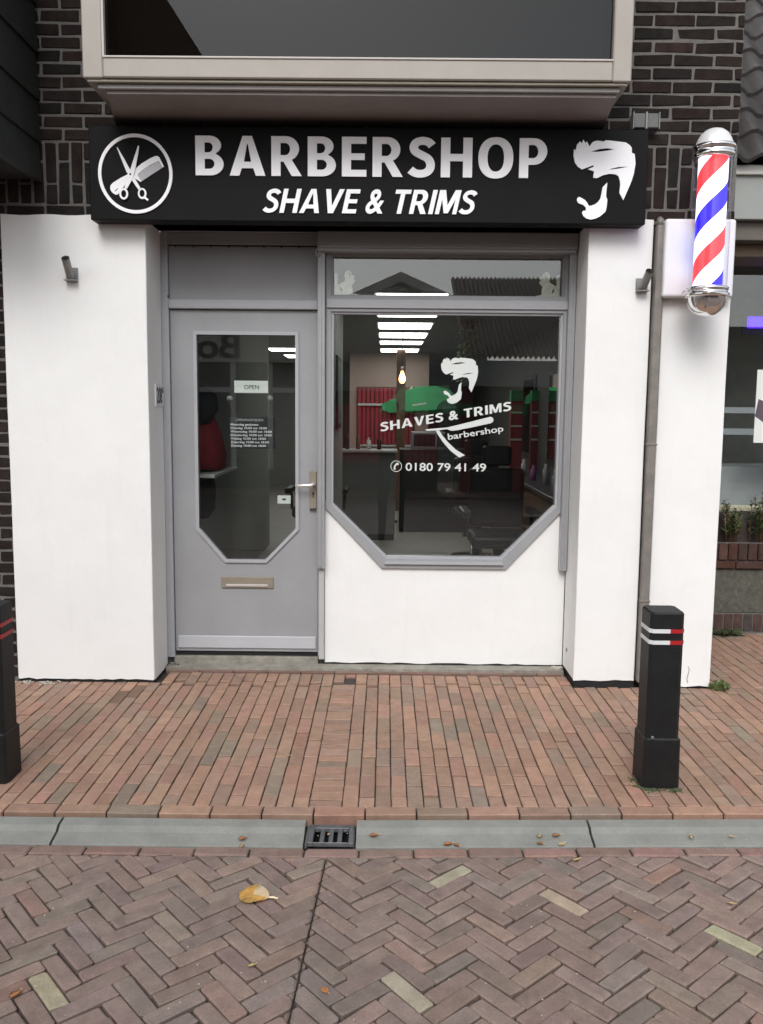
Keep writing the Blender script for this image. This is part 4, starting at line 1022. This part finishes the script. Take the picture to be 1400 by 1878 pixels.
for z, M in ((1.61, WHITESTRIPE), (1.43, WHITESTRIPE)): obj('shelf', bx(NX0+.1, NX1-.3, 2.4, 2.7, z, z+.05), pm('pale_shelf', (.55, .58, .62), .5, .05, 5), ns)
# small things in and before the neighbour's window
x0, z1 = at(1390, 678, 1.69); _, z0 = at(1384, 812, 1.69)
t = thing('window_poster', 'pale poster taped inside the neighbouring shop window', 'poster', (x0+.2, 1.70, z0))
obj('sheet', bx(x0, x0+.42, 1.692, 1.695, z0, z1), PAPER, t)
bm = shape([[(x0+.02, z0+.33), (x0+.10, z0+.30), (x0+.2, z0+.38), (x0+.3, z0+.2), (x0+.36, z0+.3), (x0+.34, z0+.15), (x0+.2, z0+.12), (x0+.06, z0+.16), (x0+.0, z0+.2)]], 1.6905, 1.6918); obj('print', bm, pm('mauve_print', (.10, .07, .09), .6, .3, 25), t)
x0, z1 = at(1374, 580, 2.2); x1, z0 = at(1440, 602, 2.2)
t = thing('blue_light_sign', 'glowing blue light sign inside the neighbouring shop window', 'light sign', (x0+.2, 2.2, z0))
obj('tube', bx(x0, x0+.5, 2.2, 2.24, z0, z1, .01, seg=3), emit_mat('blue_glow', (.12, .03, 1.0), .9, (.05, .02, .3)), t)
obj('backing', bx(x0-.03, x0+.53, 2.245, 2.26, z0-.05, z1+.04), INK, t)
# plants in the planter
def sprig(x, y, z, h, lab):
    t = thing('planter_plant', lab, 'plant', (x, y, z), 'plants in the neighbour planter'); bm = NB(); bs = NB()
    for q in range(8):
        lean = Vector((rnd.gauss(0, .10), rnd.gauss(0, .08), 1)).normalized(); hh_ = h*rnd.uniform(.6, 1); p0 = Vector((x+rnd.gauss(0, .03), y+rnd.gauss(0, .02), z))
        tube(bs, [p0, p0+lean*hh_], [.004, .002], 6)
        for k in range(46):
            s = rnd.uniform(.25, 1); a = rnd.uniform(0, 6.28); d = Vector((math.cos(a), math.sin(a), rnd.uniform(.2, .9))).normalized(); l = .065*rnd.uniform(.5, 1)*(1.15-s*.5); p = p0+lean*hh_*s
            sd_ = d.cross(Vector((0, 0, 1))).normalized()*.009; v = [bm.verts.new(r_) for r_ in (p, p+d*l*.5+sd_, p+d*l, p+d*l*.5-sd_)]; bm.faces.new(v)
    obj('foliage', bm, WEED, t); obj('stem', bs, WOOD, t)
sprig(2.60, 1.54, .62, .36, 'leafy green plant in the brick planter, shorter one near the pier')
sprig(2.80, 1.54, .62, .40, 'leafy green plant in the brick planter, taller one at the picture edge')
t = thing('sauce_bottle', 'small orange labelled bottle inside the window beside the white pier', 'bottle', (2.50, 1.84, .801))
bm = NB(); lathe(bm, [(0, 0), (.036, 0), (.038, .01), (.038, .17), (.03, .20), (.014, .225), (.014, .25)], (2.48, 1.78, .802), 20); obj('body', bm, pm('orange_bottle', (.50, .26, .08), .4, .15, 20), t, smooth=True)
bm = NB(); lathe(bm, [(.0, .292), (.017, .291), (.018, .252), (.0, .2515)], (2.48, 1.78, .802), 20); obj('cap', bm, INK, t, smooth=True)
t = obj('stone_trough', bx(2.38, 2.95, 1.81, 1.86, .801, .892, .012, seg=2), pm('pale_stone', (.60, .53, .40), .9, .25, 40, bump=.6, bscale=60), base=(2.66, 1.84, .801)); tag(t, 'pale stone trough on the neighbouring window ledge behind the plants', 'trough')

# ------------------------------------------------------------------ furnishing of the barbershop
LP = emit_mat('ceiling_panel_light', (1.0, 1.0, .97), 4.0)
def panel(x0, x1, y0, y1, lab):
    t = thing('ceiling_light', lab, 'ceiling light', ((x0+x1)/2, (y0+y1)/2, 2.57), 'lit ceiling panels in the shop')
    bm = NB(); box(bm, x0-.02, x1+.02, y0-.02, y1+.02, 2.562, 2.5745); obj('frame', bm, WHITEPLASTIC, t); obj('diffuser', bx(x0, x1, y0, y1, 2.555, 2.5615), LP, t)
for k, (y0, y1) in enumerate(((2.36, 2.62), (3.65, 4.10), (4.76, 5.42), (5.98, 6.65), (7.26, 7.79), (8.76, 9.44))):
    panel(-.09, .50, y0, y1, ['thin bright ceiling panel seen in the transom, nearest the glass', 'topmost bright ceiling panel seen below the transom bar', 'second bright ceiling panel below the transom bar', 'third bright ceiling panel below the transom bar', 'fourth bright ceiling panel below the transom bar', 'lowest and farthest bright ceiling panel in the column'][k])
panel(-1.88, -1.2, 8.86, 9.46, 'bright ceiling panel seen in the door glass, upper one')
panel(-1.80, -1.2, 10.5, 11.25, 'bright ceiling panel seen in the door glass, lower one')
BULB = emit_mat('filament_bulb', (1.0, .50, .16), 5.0, (.9, .6, .3))
for px_, py_, Y, lab in ((738, 692, 5.6, 'glowing filament bulb hanging in the shop window view'), (451, 691, 4.4, 'glowing filament bulb seen through door glass above the OPEN card')):
    X, Z = at(px_, py_, Y)
    t = thing('pendant_lamp', lab, 'pendant lamp', (X, Y, Z), 'filament pendant lamps')
    bm = NB(); lathe(bm, [(0, -.075), (.022, -.068), (.038, -.040), (.040, -.01), (.028, .03), (.017, .06), (.015, .075)], (X, Y, Z), 20); obj('bulb', bm, BULB, t, smooth=True)
    bm = NB(); tube(bm, [(X, Y, Z+.075), (X, Y, Z+.13)], .02, 14); obj('socket', bm, BRONZE, t); bm = NB(); tube(bm, [(X, Y, Z+.13), (X, Y, 2.574)], .004, 6); obj('cord', bm, INK, t)
# coats on hooks on the hall wall
t = thing('hanging_coat', 'dark red coat with black hood hanging behind the door glass at left', 'coat', (-1.28, 1.0, 1.1))
def blob(bm, pts, n=14):
    """soft body swept through (x, y, z, rx, ry) sections"""
    rings = [[bm.verts.new((p[0]+p[3]*math.cos(2*math.pi*k/n)*(1+.10*math.sin(k*2.3+p[2]*9)), p[1]+p[4]*math.sin(2*math.pi*k/n)*(1+.10*math.sin(k*1.7+p[2]*5)), p[2])) for k in range(n)] for p in pts]
    for a, b in zip(rings[:-1], rings[1:]):
        for k in range(n): bm.faces.new((a[k], a[(k+1) % n], b[(k+1) % n], b[k])).smooth = True
    bm.faces.new(rings[0]); bm.faces.new(rings[-1]); return bm
bm = blob(NB(), [(-1.27, .98, 1.20, .17, .20), (-1.27, .98, 1.30, .17, .19), (-1.28, .98, 1.45, .15, .17), (-1.29, .98, 1.56, .11, .14), (-1.31, .98, 1.62, .05, .08)]); obj('body', bm, REDCLOTH, t)
bm = blob(NB(), [(-1.24, .90, 1.50, .05, .10), (-1.22, .90, 1.60, .09, .13), (-1.24, .92, 1.70, .10, .12), (-1.29, .95, 1.76, .05, .07)]); obj('hood', bm, DARKCLOTH, t)
bm = NB(); tube(bm, [(-1.36, .98, 1.70), (-1.28, .98, 1.70), (-1.27, .98, 1.73)], .008, 8); obj('hook', bm, GALV, t)
t = thing('hanging_bag', 'dark bag hanging below the shelf behind the door glass', 'bag', (-1.28, 1.0, .80))
bm = blob(NB(), [(-1.27, .98, .86, .05, .09), (-1.27, .98, .92, .09, .13), (-1.27, .98, 1.05, .11, .15), (-1.27, .98, 1.12, .10, .14)]); obj('body', bm, DARKCLOTH, t)
bm = NB(); tube(bm, [(-1.25, .90, 1.11), (-1.28, .96, 1.155), (-1.27, 1.05, 1.11)], .007, 8); obj('strap', bm, DARKCLOTH, t)
t = obj('coat_shelf', bx(-1.359, -1.10, .62, 1.5, 1.160, 1.185, .003), pm('white_shelf', (.50, .50, .48), .5, .05, 8), base=(-1.25, 1.0, 1.16)); tag(t, 'white shelf on the hall wall under the red coat', 'shelf')
# barber chairs, counter, mirrors
def barber_chair(x, y, lab, rot=0):
    t = thing('barber_chair', lab, 'barber chair', (x, y, .02), 'barber chairs in the shop')
    bm = NB(); lathe(bm, [(0, 0), (.28, 0), (.28, .03), (.06, .05), (.05, .42), (0, .42)], (x, y, .02), 24); obj('pedestal', bm, CHROME, t, smooth=True)
    obj('seat', bx(x-.26, x+.26, y-.26, y+.26, .441, .56, .04, seg=3), BLACKLEATHER, t)
    obj('backrest', bx(x-.25, x+.25, y+.22, y+.33, .565, 1.10, .04, seg=3), BLACKLEATHER, t); obj('headrest', bx(x-.13, x+.13, y+.24, y+.31, 1.12, 1.30, .03, seg=3), BLACKLEATHER, t)
    for s in (-1, 1):
        bm = NB(); box(bm, x+s*.30-.04, x+s*.30+.04, y-.2, y+.25, .70, .76, .015, seg=2); tube(bm, [(x+s*.29, y+.1, .50), (x+s*.30, y+.1, .70)], .018, 10); obj('armrest', bm, BLACKLEATHER, t)
barber_chair(1.0, 2.6, 'black barber chair behind the right part of the shop window'); barber_chair(1.0, 4.4, 'black barber chair deeper in the shop behind the first')
barber_chair(-.75, 4.6, 'black barber chair seen through the door glass')
t = thing('work_counter', 'dark counter with bottles along the right wall of the shop', 'counter', (1.78, 4, .02))
obj('top', bx(1.42, 1.795, 1.4, 7, .84, .88, .005), pm('counter_top', (.10, .10, .10), .3, .1, 5), t); obj('cabinet', bx(1.46, 1.795, 1.42, 6.98, .022, .839), WOOD, t)
for k in range(9):
    yy = 1.6+k*.55+rnd.uniform(-.1, .1); hh_ = rnd.uniform(.13, .24)
    o = thing('spray_bottle', 'bottle on the dark counter at the right wall', 'bottle', (1.6, yy, .88), 'bottles on the counter')
    bm = NB(); lathe(bm, [(0, 0), (.032, 0), (.032, hh_*.7), (.014, hh_*.82), (.014, hh_), (0, hh_)], (1.56+rnd.uniform(-.05, .1), yy, .881), 14); obj('body', bm, [WHITEPLASTIC, pm('b%d' % k, (rnd.uniform(.1, .5), rnd.uniform(.1, .5), rnd.uniform(.1, .5)), .4)][k % 2], o, smooth=True)
t = thing('microwave', 'grey microwave on the dark cabinet at the back of shop', 'microwave', (.45, 7.6, 1.24))
mx0, mz1 = at(755, 792, 6.5); mx1, mz0 = at(800, 824, 6.5)
obj('case', bx(mx0, mx1+.12, 6.5, 6.85, mz0, mz1, .006), STEELGREY, t); obj('door_glass', bx(mx0+.03, mx1-.01, 6.492, 6.4995, mz0+.04, mz1-.03, .002), BOARD, t); obj('control_panel', bx(mx1+.01, mx1+.11, 6.494, 6.4995, mz0+.03, mz1-.03), INK, t)
t = thing('back_cabinet', 'low dark cabinet under the microwave', 'cabinet', (.5, 6.8, .02))
obj('case', bx(mx0-.15, mx1+.5, 6.4, 7.0, .022, mz0-.001, .004), BLACKLEATHER, t); obj('drawer', bx(mx0-.1, mx1+.45, 6.392, 6.399, .5, mz0-.06, .002), DARKWOOD, t)
t = thing('reception_desk', 'pale reception desk with red front panel behind the shop window', 'desk', (-.2, 5.6, .02))
obj('top', bx(-.72, .14, 5.55, 6.05, 1.10, 1.13, .004), pm('pale_desk_top', (.45, .44, .42), .4, .05, 6), t); obj('body', bx(-.70, .12, 5.6, 6.03, .10, 1.099), pm('grey_desk', (.16, .16, .15), .6, .08, 3), t); obj('plinth', bx(-.69, .11, 5.63, 6.02, .022, .099), INK, t)
MY = 9.85
mp_ = lambda *P_: [at(a, b, MY) for a, b in P_]
t = thing('red_wall_panel', 'red ribbed panel on the back wall left of the bulb', 'wall panel', (-.25, 9.9, 1.1))
(xa, za), (xb, zb_) = at(656, 818, MY), at(760, 712, MY); nr = 13; st = (xb-xa)/nr
for k in range(nr): obj('rib', bx(xa+k*st, xa+(k+.82)*st, MY+.03, MY+.07, za+.03, zb_, .01), pm('rib_red%d' % k, (.42, .05, .07), .55, .15, 6), t)
obj('rail', bx(xa, xb, MY+.0, MY+.025, *[v for v in (at(700, 744, MY)[1], at(700, 740, MY)[1])]), PAPER, t); obj('ledge', bx(xa, xb, MY-.05, MY+.08, za, za+.025), PAPER, t); obj('backing', bx(xa-.02, xb+.02, MY+.071, MY+.09, za, zb_+.02), WOOD, t)
t = thing('car_relief', 'green racing car cut out mounted on the back wall below the bulb', 'wall decoration', (.4, MY, 1.6))
obj('body', shape([mp_((700, 742), (702, 752), (716, 757), (760, 754), (800, 752), (803, 743), (812, 735), (824, 733), (834, 740), (840, 738), (838, 726), (822, 714), (800, 708), (770, 709), (745, 716), (738, 728), (718, 733))], MY-.05, MY+.02), pm('racing_green', (.06, .44, .16), .45, .15, 5), t)
obj('wheel', shape([ring_pts(at(820, 750, MY), .085, 24)], MY-.07, MY-.051), INK, t); obj('wheel', shape([ring_pts(at(733, 755, MY), .06, 24)], MY-.07, MY-.051), INK, t)
obj('stripe', shape([mp_((756, 742), (782, 738), (782, 741), (756, 745))], MY-.056, MY-.0505), PAPER, t); obj('windscreen', shape([mp_((750, 715), (756, 707), (758, 714))], MY-.03, MY), PAPER, t)
for y, lab in ((1.5, 'framed grey picture on partition wall nearest the window'), (2.5, 'framed grey picture on partition wall, farther one')):
    t = thing('wall_picture', lab, 'picture', (-.41, y, 1.6), 'pictures on the partition wall'); obj('frame', bx(-.4145, -.395, y-.3, y+.3, 1.45, 2.05, .004), INK, t); obj('print', bx(-.3945, -.393, y-.26, y+.26, 1.49, 2.01), pm('print%d' % int(y*10), (.20, .25, .22), .6, .5, 4), t)
t = thing('round_stool', 'small white topped stool on the shop floor', 'stool', (-.02, 7.4, .02))
bm = NB(); lathe(bm, [(0, 0), (.15, 0), (.15, .04), (0, .04)], (-.02, 7.4, .60), 24); obj('seat', bm, PAPER, t, smooth=False); bm = NB(); lathe(bm, [(0, 0), (.2, 0), (.2, .02), (.03, .04), (.03, .578), (0, .578)], (-.02, 7.4, .021), 20); obj('leg', bm, INK, t, smooth=True)

for k, (yy, lab) in enumerate(((2.4, 'mirror over the counter nearest the window'), (4.2, 'mirror over the middle of the counter'), (6.0, 'mirror over the far end of the counter'))):
    t = thing('wall_mirror', lab, 'mirror', (1.79, yy, 1.1), 'mirrors over the counter')
    obj('frame', bx(1.775, 1.799, yy-.45, yy+.45, 1.05, 2.05, .004), INK, t); obj('mirror_glass', bx(1.770, 1.7745, yy-.40, yy+.40, 1.10, 2.0), pm('mirror%d' % k, (.85, .87, .86), .03, .01, 3, metal=1.0), t)
for (a, b, c, lab) in ((938, 956, 858, 'narrow red product stand with green top, left one'), (976, 1004, 850, 'wide red product stand with green top, right one')):
    Yp = 5.4; (xa, z1_), (xb, z0_) = at(a, 736, Yp), at(b, c, Yp); _, z2_ = at(a, 716, Yp)
    t = thing('product_stand', lab, 'product stand', ((xa+xb)/2, Yp, z0_), 'red product stands')
    obj('body', bx(xa, xb, Yp, Yp+.12, .022, z1_, .004), pm('stand_red_%d' % a, (.26, .05, .055), .5, .2, 8), t); obj('top', bx(xa-.005, xb+.005, Yp-.01, Yp+.12, z1_+.001, z2_, .004), pm('stand_green_%d' % a, (.05, .32, .13), .5, .15, 8), t)
    for q in range(3): obj('shelf_strip', bx(xa+.004, xb-.004, Yp-.012, Yp-.001, z1_-.14-q*.16, z1_-.12-q*.16), PAPER, t)
(hx, hz_) = at(858, 655, 4.6)
t = thing('hanging_plant', 'dark trailing plant hanging from the shop ceiling behind the head emblem', 'plant', (hx, 4.6, hz_))
bm = NB()
for q in range(260):
    a = rnd.uniform(0, 6.28); r_ = .14*math.sqrt(rnd.random()); zz_ = hz_+rnd.uniform(-.25, .42); p = Vector((hx+r_*math.cos(a), 4.6+r_*math.sin(a), zz_)); d = Vector((math.cos(a), math.sin(a), -.7)).normalized()*.05; sd_ = Vector((-math.sin(a), math.cos(a), 0))*.016
    bm.faces.new([bm.verts.new(v_) for v_ in (p, p+d*.5+sd_, p+d, p+d*.5-sd_)])
obj('foliage', bm, WEED, t); bm = NB(); tube(bm, [(hx, 4.6, hz_+.3), (hx, 4.6, 2.574)], .004, 6); obj('cord', bm, INK, t)
bm = NB(); lathe(bm, [(0, .30), (.07, .30), (.09, .42), (.085, .42), (.06, .32), (0, .32)], (hx, 4.6, hz_), 18); obj('pot', bm, WOOD, t)
for q in range(5):
    xx = -.60+q*.13; o = thing('hair_product', 'small bottle standing on the pale reception desk', 'bottle', (xx, 5.75, 1.131), 'bottles on the reception desk')
    hh_ = rnd.uniform(.10, .2); bm = NB(); lathe(bm, [(0, 0), (.025, 0), (.025, hh_*.75), (.010, hh_*.85), (.010, hh_), (0, hh_)], (xx, 5.75, 1.131), 12); obj('body', bm, [PAPER, BOARD, WOOD][q % 3], o, smooth=True)

# ------------------------------------------------------------------ across the street (seen mirrored in the panes)
OY = -12.0
hs1 = thing('tiled_house', 'low house with dark tiled roof and white fascia across the street', 'building', (3.2, OY-3, 0))
bm = NB(); nn = 60; xw0, xw1 = 1.5, 7.5
for k in range(nn):
    xa = xw0+(xw1-xw0)*k/nn; xb = xw0+(xw1-xw0)*(k+.62)/nn; xc = xw0+(xw1-xw0)*(k+1)/nn
    q = [(xa, 0), (xb, .07), (xc, 0)]
    for (p0, h0), (p1, h1) in zip(q[:-1], q[1:]):
        bm.faces.new([bm.verts.new(v) for v in ((p0, OY+.5+h0*.4, 2.62+h0), (p1, OY+.5+h1*.4, 2.62+h1), (p1, OY-3.4, 4.72+h1), (p0, OY-3.4, 4.72+h0))])
obj('roof', bm, pm('brown_tiles', (.13, .095, .085), .7, .3, 10), hs1)
obj('fascia', bx(xw0, xw1, OY+.30, OY+.48, 2.10, 2.60), pm('pale_fascia', (.42, .43, .42), .6, .05, 5), hs1)
obj('wall', bx(xw0, xw1, OY-.3, OY, 0, 2.6), pm('dark_shopfront', (.035, .035, .036), .5, .3, 3), hs1)
for k, xx in enumerate((1.5, 2.55, 3.35, 4.6)):
    c = obj('column', bx(xx, xx+.22, OY+.02, OY+.22, 0, 2.09), pm('red_column%d' % k, (.22, .04, .04), .6, .2, 5), hs1); obj('capital', bx(xx-.03, xx+.25, OY+.0, OY+.25, 1.55, 1.75), pm('green_capital%d' % k, (.04, .32, .12), .5, .1, 5), c)
hs2 = thing('gabled_house', 'house with white trimmed gable across the street', 'building', (-1, OY-8, 0))
gx, gz = .39, 5.5
obj('gable_wall', shape([[(gx-3.2, 0), (gx+2.4, 0), (gx+2.6, gz-1.14), (gx, gz), (gx-3.2, gz-1.4)]], OY-8.3, OY-8.0), pm('grey_gable', (.48, .52, .48), .7, .1, 3), hs2)
obj('barge_board', shape([[(gx-3.4, gz-1.45), (gx, gz+.05), (gx+2.9, gz-1.22), (gx+2.9, gz-1.46), (gx, gz-.22), (gx-3.4, gz-1.72)]], OY-7.98, OY-7.7), pm('pale_barge', (.80, .83, .80), .6, .1, 3), hs2)
hs3 = thing('cream_shopfront', 'cream shopfront with dark serif letters across the street', 'building', (-2.2, OY, 0))
obj('fascia', bx(-4.8, -1.25, OY-.1, OY+.02, 2.55, 3.35), pm('cream_fascia', (.66, .64, .55), .6, .06, 4), hs3)
obj('wall', bx(-4.8, -1.25, OY-.4, OY-.12, 0, 3.3), pm('dark_glass_wall', (.02, .022, .021), .3, .2, 2), hs3)
bm = NB()
for xx in (-4.7, -3.9, -3.15, -2.4, -1.4): box(bm, xx, xx+.10, OY-.118, OY-.04, .4, 2.549)
box(bm, -4.7, -1.3, OY-.117, OY-.03, 1.95, 2.05)
obj('window_bars', bm, pm('white_bars', (.78, .78, .75), .6, .05, 4), hs3)
bm = text_bm('Bo', 0, .85, 2.62, 3.12, 0, .03, bold=.02)
for v in bm.verts: v.co = Vector((-2.95-v.co.x, OY+.025+v.co.y*.5, v.co.z))
obj('lettering', bm, INK, hs3)
hs4 = thing('red_market_stall', 'red ribbed stall with green awning across the street', 'stall', (0, OY+.4, 0))
bm = NB()
for k in range(18): box(bm, -1.2+k*.125, -1.2+k*.125+.105, OY+.10, OY+.14, .55, 1.72, .01)
obj('ribbed_front', bm, pm('stall_red', (.50, .05, .07), .5, .1, 5), hs4)
obj('backing', bx(-1.24, 1.05, OY-.3, OY+.0995, .0, 2.0), pm('stall_brown', (.06, .04, .035), .7, .2, 4), hs4)
bm = NB(); v = [bm.verts.new(p) for p in ((-.15, OY+.9, 1.60), (1.35, OY+.9, 1.66), (1.25, OY+.2, 2.12), (.35, OY+.2, 2.10), (-.15, OY+.9, 1.54), (1.35, OY+.9, 1.58), (1.25, OY+.2, 2.04), (.35, OY+.2, 2.02))]
for q in ((0, 1, 2, 3), (7, 6, 5, 4), (0, 4, 5, 1), (1, 5, 6, 2), (2, 6, 7, 3), (3, 7, 4, 0)): bm.faces.new([v[i] for i in q])
obj('awning', bm, pm('awning_green', (.05, .42, .14), .5, .12, 5), hs4)
hs5 = thing('brick_house', 'tall brown brick house with steep gable across the street', 'building', (-8, OY, 0))
obj('wall', shape([[(-11, 0), (-4.85, 0), (-4.85, 3.2), (-3.0, 3.4), (-3.0, 7.4), (-7, 13.5), (-11, 7.4)]], OY-6, OY-1.0), pm('house_brick', (.36, .21, .135), .8, .2, 4), hs5)
bm = NB()
for xx in (-10.5, -8.8, -6.8): box(bm, xx, xx+1.1, OY-1.01, OY-.97, .9, 2.3)
obj('window', bm, BOARD, hs5)
hs6 = thing('dark_terrace', 'dark terrace across the street beyond the tiled house', 'building', (11, OY, 0))
obj('wall', bx(7.6, 15, OY-6, OY, 0, 3.6), pm('terrace_dark', (.05, .045, .042), .8, .2, 4), hs6); obj('window', bx(8.2, 14.4, OY-.01, OY+.04, .8, 2.4), BOARD, hs6)

# ------------------------------------------------------------------ the photographer (seen mirrored in the shop window)
def person(x, y):
    t = thing('person', 'person in dark jacket and jeans holding up a phone, mirrored in the window', 'person', (x, y, RZ))
    V, Ed, Rd = [], [], []
    def nv(p, r, par=None):
        V.append((x+p[0], y+p[1], p[2]+RZ)); Rd.append(r if isinstance(r, tuple) else (r, r)); i = len(V)-1
        if par is not None: Ed.append((par, i))
        return i
    pel = nv((0, 0, .98), (.165, .12)); ab = nv((0, -.01, 1.14), (.150, .11), pel); ch = nv((0, -.01, 1.32), (.175, .125), ab); up = nv((0, -.01, 1.44), (.12, .09), ch); nk = nv((0, .01, 1.53), .058, up)
    h1 = nv((0, .03, 1.60), (.072, .085), nk); h2 = nv((0, .035, 1.68), (.080, .098), h1); h3 = nv((0, .02, 1.755), (.066, .080), h2)
    nv((0, .135, 1.655), .012, h2)
    for s in (-1, 1):
        sh = nv((s*.185, -.01, 1.42), .070, up); el = nv((s*.255, .06, 1.17), .052, sh); wr = nv((s*.105+.0, .225, 1.50), .033, el); pa = nv((s*.078, .262, 1.575), (.030, .020), wr)
        for f in range(4):
            z = 1.625-f*.020; k = nv((s*.082, .290, z), .0095, pa); k2 = nv((s*.070, .318-.002*f, z+.004), .0088, k); nv((s*.048, .322, z+.005), .008, k2)
        tb = nv((s*.060, .268, 1.610), .011, pa); nv((s*.038, .282, 1.635), .0095, tb)
        hp = nv((s*.095, 0, .90), (.105, .11), pel); kn = nv((s*.11, .02, .50), .068, hp); an = nv((s*.115, -.01, .10), .046, kn); hl = nv((s*.118, .04, .045), .045, an); nv((s*.128, .17, .03), .034, hl)
    me = bpy.data.meshes.new('body'); me.from_pydata(V, Ed, []); o = bpy.data.objects.new('body', me); C.objects.link(o)
    md = o.modifiers.new('s', 'SKIN'); o.modifiers.new('d', 'SUBSURF').levels = 2
    for i, sv in enumerate(me.skin_vertices[0].data): sv.radius = Rd[i]
    me.skin_vertices[0].data[0].use_root = True
    bpy.context.view_layer.update()
    m2 = bpy.data.meshes.new_from_object(o.evaluated_get(bpy.context.evaluated_depsgraph_get())); bpy.data.objects.remove(o); bpy.data.meshes.remove(me)
    SK = pm('skin', (.42, .25, .18), .5, .06, 10)
    for M in (SK, pm('jacket', (.018, .018, .020), .8, .15, 10), pm('jeans', (.022, .026, .040), .85, .2, 10), pm('shoes', (.03, .03, .03), .6, .1, 10)): m2.materials.append(M)
    for p in m2.polygons:
        c = p.center; z = c.z-RZ; p.use_smooth = True; hand = c.y-y > .235 and z > 1.3
        p.material_index = 0 if (z > 1.525 and abs(c.x-x) < .12 and c.y-y < .2) or hand else (3 if z < .09 else (2 if z < .96 else 1))
    m2.materials.pop; body = bpy.data.objects.new('body', m2); C.objects.link(body); body.parent = t; m2.transform(Matrix.Translation(-t.location))
    bm = bmesh.new(); bmesh.ops.create_uvsphere(bm, u_segments=24, v_segments=16, radius=1)
    for v in bm.verts:
        q = v.co.copy(); v.co = Vector((x+q.x*.091, y+.012+q.y*.110, 1.70+RZ+q.z*.100))
    bmesh.ops.delete(bm, geom=[v for v in bm.verts if (v.co.y-y > .055 and v.co.z-RZ < 1.755) or v.co.z-RZ < 1.62], context='VERTS')
    obj('hair', bm, pm('dark_hair', (.02, .014, .010), .6, .2, 40), t, smooth=True)
    for s in (-1, 1):
        bm = bmesh.new(); bmesh.ops.create_uvsphere(bm, u_segments=12, v_segments=8, radius=.011)
        for v in bm.verts: v.co += Vector((x+s*.032, y+.122, 1.685+RZ))
        obj('eye', bm, INK, t, smooth=True)
    return t
person(.075, -5.295)
t = thing('smartphone', 'black smartphone held up by the person mirrored in the window', 'phone', (.075, -4.985, 1.50))
obj('case', bx(.036, .114, -4.988, -4.980, 1.500, 1.660, .003, seg=2), BLACKLEATHER, t); obj('lens', bx(.085, .105, -4.9795, -4.9775, 1.625, 1.648, .001), BOARD, t)
